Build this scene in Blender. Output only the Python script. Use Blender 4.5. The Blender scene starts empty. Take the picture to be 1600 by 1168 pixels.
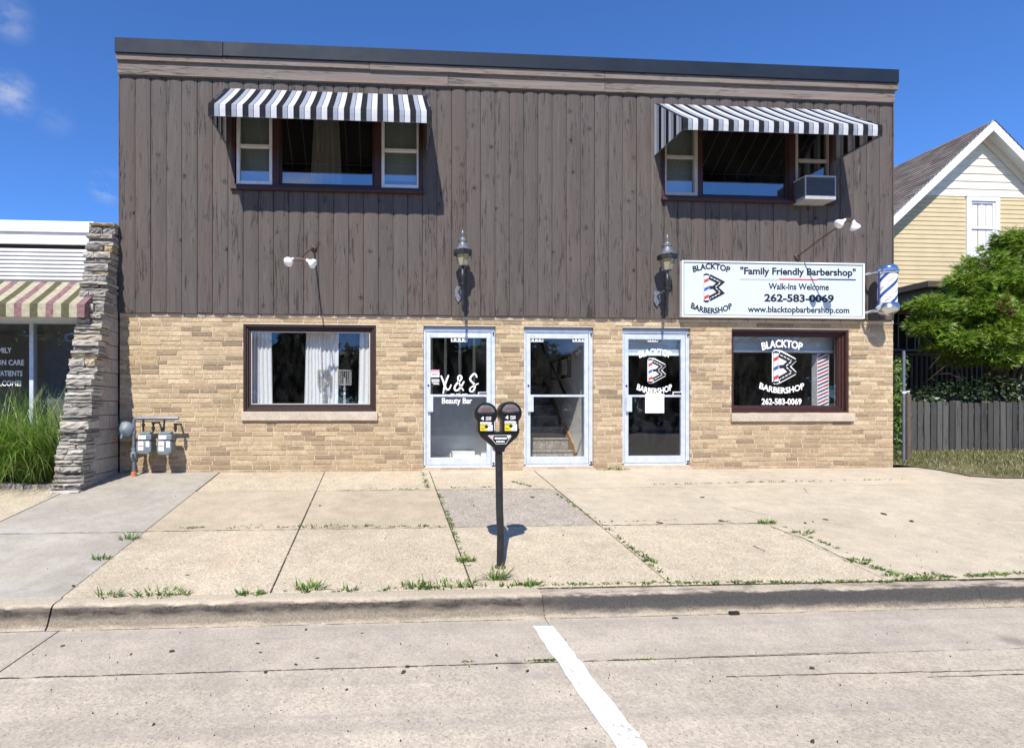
import bpy, bmesh, math, random
from math import sin, cos, pi, radians, atan, tan, sqrt, hypot
from mathutils import Vector, Matrix
random.seed(7)
SC = bpy.context.scene
COL = SC.collection

# ------------------------------------------------------------------ camera
F, PX, YH = 900.0, 657.0, 637.0           # focal length / principal column / horizon row, in photo pixels (1600 wide)
PSI = atan(7.4e-5*F)                      # the front recedes slightly to the right
D, H = 8.31, 0.907                        # camera stands 8.31 m from the brick front, eye .907 above the door sills
cam_d = bpy.data.cameras.new('camera'); cam = bpy.data.objects.new('camera', cam_d); COL.objects.link(cam)
cam.location = (0, -D, H); cam.rotation_euler = (pi/2, 0, -PSI)
cam_d.sensor_width = 36; cam_d.lens = 36*F/1600
cam_d.shift_x = (800-PX)/1600; cam_d.shift_y = (YH-584)/1600
cam_d.clip_end = 2000; cam_d.clip_start = .05
SC.camera = cam

# ------------------------------------------------------------------ light
LDIR = Vector((.30, 1, -1.14)).normalized()
SUN_STRENGTH, SKY_STRENGTH = 4.9, 0.085
sun_d = bpy.data.lights.new('sun', 'SUN'); sun_d.energy = SUN_STRENGTH; sun_d.angle = radians(.53); sun_d.color = (1, .94, .84)
sun = bpy.data.objects.new('sun', sun_d); COL.objects.link(sun)
sun.rotation_euler = LDIR.to_track_quat('-Z', 'Y').to_euler(); sun.location = (-10, -30, 30)
SC.view_settings.view_transform = 'Standard'; SC.view_settings.look = 'None'
SC.view_settings.gamma = 1; SC.view_settings.exposure = 0.45

W = bpy.data.worlds.new("World"); SC.world = W; W.use_nodes = True
wt = W.node_tree; wt.nodes.clear()
def wn(t, **k):
    n = wt.nodes.new(t)
    for a, b in k.items(): setattr(n, a, b)
    return n
wo = wn('ShaderNodeOutputWorld'); bg = wn('ShaderNodeBackground'); bg.inputs[1].default_value = SKY_STRENGTH
sky = wn('ShaderNodeTexSky', sky_type='NISHITA', sun_disc=False, sun_elevation=math.asin(-LDIR.z),
         sun_rotation=math.atan2(-LDIR.x, -LDIR.y), altitude=2500, air_density=1.0, dust_density=0.0, ozone_density=5.0)
tint = wn('ShaderNodeMix', data_type='RGBA', blend_type='MULTIPLY'); tint.inputs[0].default_value = 1
wt.links.new(sky.outputs[0], tint.inputs[6]); tint.inputs[7].default_value = (.93, 1.42, 1.98, 1)
def ray0(u, v):
    a = (u-PX)/F; q = Vector((a*cos(PSI)+sin(PSI), -a*sin(PSI)+cos(PSI), (YH-v)/F)); return q.normalized()
def wmath(op, a, b):
    q = wn('ShaderNodeMath', operation=op)
    for i, x in enumerate((a, b)):
        if isinstance(x, (int, float)): q.inputs[i].default_value = x
        else: wt.links.new(x, q.inputs[i])
    return q.outputs[0]
tc = wn('ShaderNodeTexCoord'); mp = wn('ShaderNodeMapping'); mp.inputs['Scale'].default_value = (5, 5, 9.0)
nz = wn('ShaderNodeTexNoise'); nz.inputs['Scale'].default_value = 2.6; nz.inputs['Detail'].default_value = 9; nz.inputs['Roughness'].default_value = .62
rp = wn('ShaderNodeValToRGB'); rp.color_ramp.elements[0].position = .40; rp.color_ramp.elements[1].position = .75
mp.inputs['Location'].default_value = (3.1, 1.7, .4)
cl = wn('ShaderNodeMix', data_type='RGBA'); cl.inputs[7].default_value = (7.0, 7.2, 7.6, 1)
wt.links.new(tc.outputs['Generated'], mp.inputs[0]); wt.links.new(mp.outputs[0], nz.inputs[0]); wt.links.new(nz.outputs[0], rp.inputs[0])
cover = None                               # a few small fair-weather clouds, each a soft patch of the noise
m_ = ray0(470, 285)
for d_, size, amt in ((ray0(20,147),.036,1.0),(ray0(165,292),.030,.9),(ray0(15,28),.034,.55),(ray0(85,185),.03,.2),(Vector((m_.x,-m_.y,m_.z)),.05,1.0)):
    dv = wn('ShaderNodeVectorMath', operation='DISTANCE'); wt.links.new(tc.outputs['Generated'], dv.inputs[0]); dv.inputs[1].default_value = d_
    mr = wn('ShaderNodeMapRange', interpolation_type='SMOOTHSTEP'); wt.links.new(dv.outputs['Value'], mr.inputs[0])
    for i, x in zip((1,2,3,4), (0.0, size, amt, 0.0)): mr.inputs[i].default_value = x
    cover = mr.outputs[0] if cover is None else wmath('MAXIMUM', cover, mr.outputs[0])
wt.links.new(wmath('MULTIPLY', rp.outputs[0], cover), cl.inputs[0]); wt.links.new(tint.outputs[2], cl.inputs[6])
wt.links.new(cl.outputs[2], bg.inputs[0]); wt.links.new(bg.outputs[0], wo.inputs[0])

# ------------------------------------------------------------------ geometry helpers
def ray(u, v):
    a = (u-PX)/F
    return (a*cos(PSI)+sin(PSI), -a*sin(PSI)+cos(PSI), (YH-v)/F)
def wall(u, v, y=0.0):                    # photo pixel -> point on the vertical plane Y=y
    r = ray(u, v); t = (D+y)/r[1]; return t*r[0], H+t*r[2]
def wx(u, y=0.0): return wall(u, YH, y)[0]
G = .11                                   # the pavement falls 11 cm per metre from the doors to the kerb
def gz(y): return G*y
def gnd(u, v, g=G, z0=0.0):
    r = ray(u, v); t = (z0-g*D-H)/(r[2]-g*r[1]); return t*r[0], -D+t*r[1]
ROAD_Z = -.60

class MB:
    """collects faces; build() links them as one mesh object"""
    def __init__(s): s.v = []; s.f = []; s.m = []; s.cur = 0
    def add(s, vs, fs, m=None):
        o = len(s.v); s.v += [tuple(p) for p in vs]
        s.f += [tuple(o+i for i in f) for f in fs]; s.m += [s.cur if m is None else m]*len(fs)
        return s
    def box(s, x0, x1, y0, y1, z0, z1, m=None):
        return s.add([(x0,y0,z0),(x1,y0,z0),(x1,y1,z0),(x0,y1,z0),(x0,y0,z1),(x1,y0,z1),(x1,y1,z1),(x0,y1,z1)],
              [(3,2,1,0),(4,5,6,7),(0,1,5,4),(1,2,6,5),(2,3,7,6),(3,0,4,7)], m)
    def quad(s, a, b, c, d, m=None): return s.add([a,b,c,d], [(0,1,2,3)], m)
    def prism_xz(s, pts, y0, y1, m=None):  # polygon in X,Z (counter-clockwise seen from -Y), thick in Y
        n = len(pts); vs = [(x,y0,z) for x,z in pts]+[(x,y1,z) for x,z in pts]
        fs = [tuple(range(n)), tuple(range(2*n-1, n-1, -1))]
        fs += [(i+n, (i+1)%n+n, (i+1)%n, i) for i in range(n)]
        return s.add(vs, fs, m)
    def flat_xz(s, pts, y, m=None): return s.add([(x,y,z) for x,z in pts], [tuple(range(len(pts)))], m)
    def prism_yz(s, pts, x0, x1, m=None):
        n = len(pts); vs = [(x0,y,z) for y,z in pts]+[(x1,y,z) for y,z in pts]
        fs = [tuple(range(n-1,-1,-1)), tuple(range(n, 2*n))]
        fs += [(i, (i+1)%n, (i+1)%n+n, i+n) for i in range(n)]
        return s.add(vs, fs, m)
    def tube(s, path, r, n=8, m=None, cap=True):
        P = [Vector(p) for p in path]; R = r if isinstance(r, (list, tuple)) else [r]*len(P)
        vs = []; fs = []; up = None
        for i, p in enumerate(P):
            t = ((P[min(i+1,len(P)-1)]-P[max(i-1,0)])).normalized()
            if up is None:
                up = Vector((0,0,1)) if abs(t.z) < .9 else Vector((0,1,0))
            a = t.cross(up)
            if a.length < 1e-4: a = t.cross(Vector((1,.3,0)))
            a.normalize(); b = a.cross(t).normalized(); up = b
            for k in range(n):
                q = 2*pi*k/n; vs.append(p+R[i]*(cos(q)*a+sin(q)*b))
        for i in range(len(P)-1):
            for k in range(n):
                fs.append((i*n+k, i*n+(k+1)%n, (i+1)*n+(k+1)%n, (i+1)*n+k))
        if cap: fs += [tuple(range(n-1,-1,-1)), tuple(range((len(P)-1)*n, len(P)*n))]
        return s.add(vs, fs, m)
    def lathe(s, prof, c, n=20, axis='z', m=None, ph=0.0):
        vs = []; fs = []
        for r, h in prof:
            for k in range(n):
                q = 2*pi*k/n+ph
                if axis == 'z': vs.append((c[0]+r*cos(q), c[1]+r*sin(q), c[2]+h))
                elif axis == 'y': vs.append((c[0]+r*cos(q), c[1]+h, c[2]+r*sin(q)))
                else: vs.append((c[0]+h, c[1]+r*cos(q), c[2]+r*sin(q)))
        for i in range(len(prof)-1):
            for k in range(n): fs.append((i*n+k, i*n+(k+1)%n, (i+1)*n+(k+1)%n, (i+1)*n+k))
        fs += [tuple(range(n-1,-1,-1)), tuple(range((len(prof)-1)*n, len(prof)*n))]
        return s.add(vs, fs, m)
    def build(s, name, mats, parent=None, bevel=0, segs=2, smooth=0, recalc=True, loc=None):
        me = bpy.data.meshes.new(name)
        o0 = Vector(wloc(parent)) if parent else Vector(loc or (0,0,0))
        me.from_pydata([tuple(Vector(p)-o0) for p in s.v], [], s.f)
        if not isinstance(mats, (list, tuple)): mats = [mats]
        for q in mats: me.materials.append(q)
        me.polygons.foreach_set('material_index', s.m)
        if bevel or recalc:
            bm = bmesh.new(); bm.from_mesh(me)
            if recalc: bmesh.ops.recalc_face_normals(bm, faces=bm.faces)
            if bevel:
                es = [e for e in bm.edges if len(e.link_faces) == 2 and e.calc_face_angle(0) > .5]
                bmesh.ops.bevel(bm, geom=es, offset=bevel, segments=segs, profile=.5, affect='EDGES', clamp_overlap=True)
            bm.to_mesh(me); bm.free()
        if smooth:
            me.polygons.foreach_set('use_smooth', [True]*len(me.polygons)); me.set_sharp_from_angle(angle=radians(smooth))
        me.update()
        o = bpy.data.objects.new(name, me); COL.objects.link(o)
        if parent: o.parent = parent
        elif loc: o.location = loc
        return o
def wloc(o):
    p = Vector((0,0,0))
    while o: p += o.location; o = o.parent
    return p
def tag(o, label=None, cat=None, group=None, kind=None):
    if label: o['label'] = label
    if cat: o['category'] = cat
    if group: o['group'] = group
    if kind: o['kind'] = kind
    return o
def thing(name, loc, label, cat, group=None):
    o = bpy.data.objects.new(name, None); COL.objects.link(o); o.location = loc; o.empty_display_size = .1
    return tag(o, label, cat, group)
def copy_tree(o, parent=None):
    c = o.copy(); COL.objects.link(c)
    if parent: c.parent = parent
    for ch in [q for q in bpy.data.objects if q.parent == o]: copy_tree(ch, c)
    return c
_tc = {}
def text_geo(s, bold=0.0, space=1.0):
    """outline text -> flat polygons, cap height about .7, starting at x=0"""
    key = (s, bold, space)
    if key in _tc: return _tc[key]
    cu = bpy.data.curves.new('lettering_outline', 'FONT'); cu.body = s; cu.offset = bold; cu.space_character = space; cu.resolution_u = 4
    ob = bpy.data.objects.new('lettering_outline', cu); COL.objects.link(ob)
    bpy.context.view_layer.update()
    me = bpy.data.meshes.new_from_object(ob.evaluated_get(bpy.context.evaluated_depsgraph_get()))
    vs = [(v.co.x, v.co.y) for v in me.vertices]; fs = [tuple(p.vertices) for p in me.polygons]
    bpy.data.objects.remove(ob); bpy.data.curves.remove(cu); bpy.data.meshes.remove(me)
    x0 = min(p[0] for p in vs); x1 = max(p[0] for p in vs); y1 = max(p[1] for p in vs)
    vs = [(a-x0, b) for a, b in vs]
    _tc[key] = (vs, fs, x1-x0, y1)
    return _tc[key]
def put_text(mb, s, xc, z, y, width, height, bold=.0, arc=0.0, space=1.0, m=None, italic=0):
    """text centred on xc with its baseline at z on plane Y=y; arc>0 bends the ends down (rise in metres), arc<0 up"""
    vs, fs, w, h = text_geo(s, bold, space)
    out = []
    for a, b in vs:
        x = (a/w-.5)*width; q = b/h*height + 0
        if arc:
            k = 2*x/width
            sl = -2*arc*2*k/width                # slope of the baseline
            n = sqrt(1+sl*sl)
            out.append((xc+x-q*sl/n*.55, y, z+arc*(1-k*k)+q))
        else: out.append((xc+x+q*italic, y, z+q))
    mb.add(out, fs, m)

# ------------------------------------------------------------------ material helpers
class NT:
    def __init__(s, name):
        s.mat = bpy.data.materials.new(name); s.mat.use_nodes = True; s.t = s.mat.node_tree; s.t.nodes.clear()
        s.out = s.n('ShaderNodeOutputMaterial'); s.b = s.n('ShaderNodeBsdfPrincipled'); s.l(s.b.outputs[0], s.out.inputs[0])
        s.geo = s.n('ShaderNodeNewGeometry'); s.pos = s.geo.outputs['Position']; s.rnd = s.geo.outputs['Random Per Island']
    def n(s, t, **k):
        q = s.t.nodes.new(t)
        for a, b in k.items(): setattr(q, a, b)
        return q
    def l(s, a, b): s.t.links.new(a, b)
    def mapped(s, sc, off=None):
        m = s.n('ShaderNodeMapping'); m.inputs['Scale'].default_value = sc if isinstance(sc, tuple) else (sc,)*3
        s.l(s.pos, m.inputs[0])
        if off is not None:
            c = s.n('ShaderNodeCombineXYZ'); mm = s.math('MULTIPLY', off, 37.0)
            s.l(mm, c.inputs[0]); s.l(mm, c.inputs[1]); s.l(mm, c.inputs[2]); s.l(c.outputs[0], m.inputs['Location'])
        return m.outputs[0]
    def noise(s, sc, detail=4, rough=.55, dist=0, off=None):
        q = s.n('ShaderNodeTexNoise'); q.inputs['Scale'].default_value = 1; q.inputs['Detail'].default_value = detail
        q.inputs['Roughness'].default_value = rough; q.inputs['Distortion'].default_value = dist
        s.l(s.mapped(sc, off), q.inputs[0]); return q.outputs[0]
    def voro(s, sc, feature='F1', out='Distance', rand=1, off=None):
        q = s.n('ShaderNodeTexVoronoi', feature=feature); q.inputs['Scale'].default_value = 1; q.inputs['Randomness'].default_value = rand
        s.l(s.mapped(sc, off), q.inputs[0]); return q.outputs[out]
    def math(s, op, a, b=0.0, clamp=False):
        q = s.n('ShaderNodeMath', operation=op, use_clamp=clamp)
        for i, x in enumerate((a, b)):
            if isinstance(x, (int, float)): q.inputs[i].default_value = x
            else: s.l(x, q.inputs[i])
        return q.outputs[0]
    def step(s, x, lo, hi, a=0.0, b=1.0):
        q = s.n('ShaderNodeMapRange'); s.l(x, q.inputs[0])
        for i, v in zip((1,2,3,4), (lo, hi, a, b)): q.inputs[i].default_value = v
        return q.outputs[0]
    def ramp(s, fac, stops, interp='LINEAR'):
        q = s.n('ShaderNodeValToRGB'); q.color_ramp.interpolation = interp; e = q.color_ramp.elements
        while len(e) < len(stops): e.new(.5)
        for el, (p, c) in zip(e, stops): el.position = p; el.color = (*c, 1)
        s.l(fac, q.inputs[0]); return q.outputs[0]
    def mix(s, a, b, fac, mode='MIX'):
        q = s.n('ShaderNodeMix', data_type='RGBA', blend_type=mode)
        for i, x in ((6, a), (7, b)):
            if isinstance(x, tuple): q.inputs[i].default_value = (*x[:3], 1)
            else: s.l(x, q.inputs[i])
        if isinstance(fac, (int, float)): q.inputs[0].default_value = fac
        else: s.l(fac, q.inputs[0])
        return q.outputs[2]
    def scale(s, col, f):                       # colour * scalar socket
        q = s.n('ShaderNodeVectorMath', operation='SCALE')
        if isinstance(col, tuple): q.inputs[0].default_value = col
        else: s.l(col, q.inputs[0])
        if isinstance(f, (int, float)): q.inputs['Scale'].default_value = f
        else: s.l(f, q.inputs['Scale'])
        return q.outputs[0]
    def bump(s, h, strength=.3, dist=.01):
        q = s.n('ShaderNodeBump'); q.inputs['Strength'].default_value = strength; q.inputs['Distance'].default_value = dist
        s.l(h, q.inputs['Height']); s.l(q.outputs[0], s.b.inputs['Normal'])
    def set(s, col=None, rough=None, metal=None, spec=None):
        for nm, x in (('Base Color', col), ('Roughness', rough), ('Metallic', metal), ('Specular IOR Level', spec)):
            if x is None: continue
            if isinstance(x, tuple): s.b.inputs[nm].default_value = (*x[:3], 1)
            elif isinstance(x, (int, float)): s.b.inputs[nm].default_value = x
            else: s.l(x, s.b.inputs[nm])
        return s.mat
def mk(name, col, rough=.6, metal=0, var=.14, vs=9, spec=.4, bump=.08, bs=70):
    t = NT(name); a = t.noise(vs, 5); b = t.noise(vs*6, 3)
    f = t.math('ADD', t.step(a, .25, .75, 1-var, 1+var), t.step(b, .3, .7, -var*.4, var*.4))
    if bump: t.bump(t.noise(bs, 3), bump, .004)
    return t.set(t.scale(col, f), t.step(a, .3, .7, max(.03, rough-.08), min(1, rough+.08)), metal, spec)

def wood_mat(name, col, axis='z', cracks=1.0, rough=.85, knots=True, rv=.06):
    t = NT(name)
    st = (lambda a, b: (a, a, b)) if axis == 'z' else (lambda a, b: (b, a, a))
    r = t.rnd
    fine = t.noise(st(70, 2.2), 6, .65, .3, off=r)
    broad = t.noise(st(9, .5), 4, .6, 0, off=r)
    f = t.math('MULTIPLY', t.step(fine, .32, .68, .80, 1.17), t.step(broad, .3, .7, .90, 1.09))
    f = t.math('MULTIPLY', f, t.step(r, 0, 1, 1-rv, 1+rv))
    c = t.scale(col, f)
    warm = t.noise(st(5, .35), 3, .5, 0, off=r)
    c = t.mix(c, t.scale(c, 1.0), 0)
    c = t.mix(c, (col[0]*1.1, col[1]*.93, col[2]*.86), t.step(warm, .5, .75, 0, .6))
    cr = t.math('ADD', t.noise(st(46, 3.0), 6, .70, .8, off=r), t.math('MULTIPLY', t.math('SUBTRACT', t.noise(st(6, .9), 3, .5, 0, off=r), .5), .35))
    crk = t.step(cr, .585, .635, 0, cracks)
    c = t.mix(c, (col[0]*.17, col[1]*.16, col[2]*.16), t.math('MULTIPLY', crk, .68))
    pal = t.step(t.noise(st(60, 3.0), 6, .7, .4, off=r), .645, .70, 0, .45)
    c = t.mix(c, (min(1, col[0]*2.4), min(1, col[1]*2.4), min(1, col[2]*2.5)), pal)
    h = t.math('SUBTRACT', t.math('MULTIPLY', fine, .5), crk)
    if knots:
        v = t.math('ADD', t.voro((4.4, 4.4, 4.6), off=r), t.math('MULTIPLY', t.math('SUBTRACT', t.noise((22, 22, 34), 4, .7, off=r), .5), .30)); kc = t.n('ShaderNodeSeparateColor'); t.l(t.voro((4.4, 4.4, 4.6), 'F1', 'Color', off=r), kc.inputs[0]); ksel = t.step(kc.outputs[0], .52, .56, 0, 1)
        kn = t.math('MULTIPLY', t.step(v, .05, .10, 1, 0), ksel)
        ring = t.math('MULTIPLY', t.math('MULTIPLY', t.step(v, .12, .26, .7, 0), t.step(fine, .45, .6, 0, 1)), ksel)
        c = t.mix(c, (col[0]*.2, col[1]*.18, col[2]*.17), t.math('MAXIMUM', kn, ring))
        h = t.math('SUBTRACT', h, kn)
    t.bump(h, .55, .006)
    return t.set(c, rough, 0, .25)
def concrete_mat(name, col, speck=.5, size=1.0, stain=(.30,.26,.21), stainamt=.35, rust=0.0, streak=False):
    t = NT(name)
    big = t.noise((.9, .9, .9), 5, .6); mid = t.noise(5.5, 6, .65); fine = t.noise(62/size, 4, .75); grit = t.noise(210/size, 2, .6)
    f = t.math('MULTIPLY', t.step(big, .3, .7, .88, 1.10), t.step(mid, .3, .7, .88, 1.12))
    f = t.math('MULTIPLY', f, t.step(fine, .3, .7, 1-.34*speck, 1+.28*speck))
    f = t.math('MULTIPLY', f, t.step(grit, .3, .7, 1-.34*speck, 1+.28*speck))
    c = t.scale(col, f)
    sp = t.voro(78/size, 'F1', 'Distance'); pick = t.n('ShaderNodeTexVoronoi'); pick.inputs['Scale'].default_value = 1
    t.l(t.mapped(78/size), pick.inputs[0]); sel = t.n('ShaderNodeSeparateColor'); t.l(pick.outputs['Color'], sel.inputs[0])
    c = t.scale(c, t.step(sel.outputs[1], 0, 1, 1-.17*speck, 1+.16*speck))
    dark = t.math('MULTIPLY', t.step(sp, .30, .45, 1, 0), t.step(sel.outputs[0], .84, .87, 0, 1))
    c = t.mix(c, (.11,.09,.07), t.math('MULTIPLY', dark, .72*speck))
    lite = t.step(sel.outputs[2], .90, .92, 0, .35*speck); c = t.mix(c, (.66,.60,.50), lite)
    sn = t.noise((1.7, 1.7, 1.7), 7, .68, .7)
    c = t.mix(c, stain, t.math('MULTIPLY', t.step(sn, .53, .74, 0, 1), stainamt))
    if rust:
        rn = t.noise((.8, 1.1, 1), 5, .6, .5); c = t.mix(c, (.50,.33,.19), t.step(rn, .55, .75, 0, rust))
    if streak:                                # faint tyre tracks along the street and a few old drips
        tk = t.noise((.12, 5.5, 1), 4, .6); c = t.mix(c, (.27,.245,.215), t.step(tk, .50, .66, 0, .30))
        dr = t.voro((1.1, 1.1, 1.1)); c = t.mix(c, (.16,.14,.125), t.math('MULTIPLY', t.step(t.math('ADD', dr, t.math('MULTIPLY', mid, .12)), .10, .17, .5, 0), 1.0))
    t.bump(t.math('ADD', fine, t.math('MULTIPLY', grit, .6)), .25*speck+.05, .004)
    return t.set(c, .9, 0, .25)
def glass_mat(name, tint, refl, film=0.0, filmcol=(.3,.35,.4)):
    t = NT(name); t.t.nodes.remove(t.b)
    tr = t.n('ShaderNodeBsdfTransparent'); tr.inputs[0].default_value = (*tint, 1)
    gl = t.n('ShaderNodeBsdfGlossy'); gl.inputs['Roughness'].default_value = .012; gl.inputs[0].default_value = (.93,.97,1,1)
    nb = t.n('ShaderNodeBump'); nb.inputs['Strength'].default_value = .05; nb.inputs['Distance'].default_value = .01
    t.l(t.noise(2.2, 2), nb.inputs['Height']); t.l(nb.outputs[0], gl.inputs['Normal'])
    lw = t.n('ShaderNodeLayerWeight'); lw.inputs[0].default_value = .5
    f = t.math('ADD', t.math('POWER', lw.outputs['Facing'], 4.0), refl+.04, True)
    mx = t.n('ShaderNodeMixShader'); t.l(f, mx.inputs[0]); t.l(tr.outputs[0], mx.inputs[1]); t.l(gl.outputs[0], mx.inputs[2])
    # a little dust and smears on the pane
    df = t.n('ShaderNodeBsdfDiffuse'); df.inputs[0].default_value = (.5,.5,.5,1)
    m2 = t.n('ShaderNodeMixShader'); t.l(t.math('MULTIPLY', t.step(t.noise((6,6,2.5), 6, .7, .8), .45, .8, 0, 1), .035), m2.inputs[0])
    t.l(mx.outputs[0], m2.inputs[1]); t.l(df.outputs[0], m2.inputs[2]); t.l(m2.outputs[0], t.out.inputs[0])
    return t.mat
def thin_mat(name, col, trans=.3, var=.08, vs=14, rough=.8):
    t = NT(name); t.t.nodes.remove(t.b)
    a = t.noise(vs, 4); c = t.scale(col, t.step(a, .25, .75, 1-var, 1+var))
    df = t.n('ShaderNodeBsdfDiffuse'); tl = t.n('ShaderNodeBsdfTranslucent'); mx = t.n('ShaderNodeMixShader'); mx.inputs[0].default_value = trans
    t.l(c, df.inputs[0]); t.l(c, tl.inputs[0]); t.l(df.outputs[0], mx.inputs[1]); t.l(tl.outputs[0], mx.inputs[2]); t.l(mx.outputs[0], t.out.inputs[0])
    return t.mat
def leaf_mat(name, stops, trans=.3, gloss=.12):
    t = NT(name); t.t.nodes.remove(t.b)
    c = t.ramp(t.rnd, stops)
    c = t.scale(c, t.step(t.noise(2.5, 3), .3, .7, .72, 1.25))
    df = t.n('ShaderNodeBsdfDiffuse'); tl = t.n('ShaderNodeBsdfTranslucent'); gl = t.n('ShaderNodeBsdfGlossy')
    gl.inputs['Roughness'].default_value = .45; gl.inputs[0].default_value = (.8,.85,.75,1)
    m1 = t.n('ShaderNodeMixShader'); m1.inputs[0].default_value = trans; m2 = t.n('ShaderNodeMixShader'); m2.inputs[0].default_value = gloss*.4
    t.l(c, df.inputs[0]); t.l(t.scale(c, 1.3), tl.inputs[0]); t.l(df.outputs[0], m1.inputs[1]); t.l(tl.outputs[0], m1.inputs[2])
    t.l(m1.outputs[0], m2.inputs[1]); t.l(gl.outputs[0], m2.inputs[2]); t.l(m2.outputs[0], t.out.inputs[0])
    return t.mat
def brick_mat(name):
    t = NT(name)
    c = t.ramp(t.rnd, [(0,(.43,.325,.21)),(.12,(.385,.285,.18)),(.25,(.48,.375,.245)),(.38,(.30,.225,.145)),(.5,(.53,.43,.295)),(.62,(.39,.285,.175)),(.75,(.235,.18,.12)),(.87,(.46,.345,.22)),(1,(.49,.395,.27))])
    a = t.noise((16, 16, 30), 6, .7, off=t.rnd); b = t.noise((60, 60, 40), 4, .7, off=t.rnd)
    c = t.scale(t.mix(c, (1.0,1.0,.96), 1.0, 'MULTIPLY'), t.math('MULTIPLY', t.step(a, .3, .7, .80, 1.22), t.step(b, .3, .7, .76, 1.26)))
    sx = t.n('ShaderNodeSeparateXYZ'); t.l(t.pos, sx.inputs[0])
    st = t.noise((1.3, 1.1, 1.0), 6, .65, .5)
    c = t.mix(c, (.27,.19,.125), t.step(st, .55, .72, 0, .35))
    splash = t.math('MULTIPLY', t.step(sx.outputs[2], .0, .95, .72, 0), t.step(t.noise((3,3,2.2), 5, .7), .35, .65, 0, 1))
    c = t.mix(c, (.27,.185,.125), splash)                      # rain-splash dirt at the foot of the wall
    eff = t.noise((7, 7, 3), 6, .75, .8); c = t.mix(c, (.60,.54,.46), t.step(eff, .62, .72, 0, .45))
    t.bump(t.math('ADD', a, b), .7, .007)
    return t.set(c, .9, 0, .2)
M = {}
M['siding'] = wood_mat('siding_wood', (.094,.081,.074))
M['fascia'] = wood_mat('fascia_wood', (.185,.155,.136), axis='x', cracks=1.0, knots=False)
M['groove'] = mk('dark_gap', (.02,.018,.017), .95)
M['cap'] = mk('cap_metal', (.014,.021,.034), .55, 0, .12, 3, spec=.15, bump=.02)
M['brick'] = brick_mat('tan_brick')
M['mortar'] = concrete_mat('mortar', (.52,.44,.325), .6, .6, stainamt=.3)
M['sillstone'] = concrete_mat('sill_stone', (.50,.42,.34), .6, .8)
M['brown'] = mk('brown_paint', (.034,.017,.015), .5, 0, .18, 20)
M['redbrown'] = mk('red_brown_paint', (.050,.020,.017), .5, 0, .2, 16)
M['bead'] = mk('cream_bead', (.50,.48,.44), .6)
M['alum'] = mk('aluminium', (.62,.67,.75), .42, .35, .08, 14, spec=.5, bump=.03)
M['alum_dark'] = mk('aluminium_header', (.30,.35,.42), .45, .35, .08, 14)
M['white'] = mk('white_paint', (.74,.74,.74), .55, 0, .06)
M['greywhite'] = mk('grey_white_paint', (.60,.61,.62), .55, 0, .1)
M['black'] = mk('black_paint', (.009,.009,.010), .36, 0, .25, 20, spec=.35)
M['blackmetal'] = mk('worn_black_metal', (.020,.021,.023), .45, .2, .4, 25, spec=.5)
M['lettering_white'] = mk('white_vinyl', (.82,.82,.82), .6, 0, .03, bump=0)
M['ink'] = mk('black_vinyl', (.014,.014,.017), .5, 0, .1, bump=0)
M['red'] = mk('red_vinyl', (.50,.035,.040), .5, 0, .06, bump=0)
M['blue'] = mk('blue_vinyl', (.030,.085,.40), .5, 0, .06, bump=0)
M['navy'] = mk('navy_vinyl', (.035,.045,.15), .5, 0, .06, bump=0)
M['grey'] = mk('grey_vinyl', (.42,.43,.45), .5, 0, .06, bump=0)
M['yellow'] = mk('yellow_vinyl', (.75,.58,.02), .5, 0, .06, bump=0)
M['pink'] = mk('pink_vinyl', (.62,.33,.40), .5, 0, .06, bump=0)
M['signface'] = mk('sign_face', (.53,.60,.645), .35, 0, .025, 2, bump=0)
M['glass_up'] = glass_mat('upper_glass', (.75,.77,.78), .22)
M['glass_low'] = glass_mat('shop_glass', (.90,.92,.93), .035)
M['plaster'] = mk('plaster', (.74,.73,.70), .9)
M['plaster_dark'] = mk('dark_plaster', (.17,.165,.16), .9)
M['knee'] = mk('grey_blue_panel', (.74,.80,.85), .7, 0, .05)
M['floor_in'] = mk('indoor_floor', (.64,.60,.53), .5, 0, .2)
M['carpet'] = concrete_mat('stair_carpet', (.30,.27,.25), 1.0, 2.0)
M['oak'] = wood_mat('oak_trim', (.40,.25,.13), axis='x', cracks=.4, knots=False)
M['darkwood'] = wood_mat('dark_handrail', (.05,.035,.028), axis='x', cracks=.4, knots=False)
M['curtain'] = thin_mat('white_curtain', (.90,.90,.90), .30, .04)
M['curtain_beige'] = thin_mat('beige_curtain', (.50,.46,.38), .3, .08)
M['aw_black'] = thin_mat('awning_black', (.022,.022,.026), .01, .15)
M['aw_grey'] = thin_mat('awning_grey', (.26,.29,.34), .05, .06)
M['aw_white'] = thin_mat('awning_white', (.49,.50,.53), .06, .07)
M['shade'] = thin_mat('window_shade', (.50,.54,.49), .25, .06)
M['ac_trim'] = mk('ac_casing_paint', (.40,.40,.40), .5, 0, .12)
M['aw_back'] = thin_mat('awning_backing', (.035,.032,.030), .0, .1)
M['aw_pink'] = thin_mat('awning_pink', (.235,.14,.145), .1, .35, 18)
M['aw_green'] = thin_mat('awning_green', (.105,.105,.060), .1, .3, 18)
M['aw_cream'] = thin_mat('awning_cream', (.41,.375,.275), .12, .25, 18)
M['bulb'] = mk('bulb_glass', (.80,.81,.83), .2, 0, .04, spec=.6, bump=0)
M['copper'] = mk('weathered_copper', (.12,.080,.058), .5, .5, .3, 30)
M['amber'] = mk('amber_lantern_glass', (.30,.26,.14), .25, 0, .15, 20, spec=.6)
M['lantern_top'] = mk('weathered_lantern_top', (.17,.18,.20), .42, .35, .3, 30)
M['chrome'] = mk('chrome', (.62,.65,.70), .14, .95, .04, bump=0)
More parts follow.
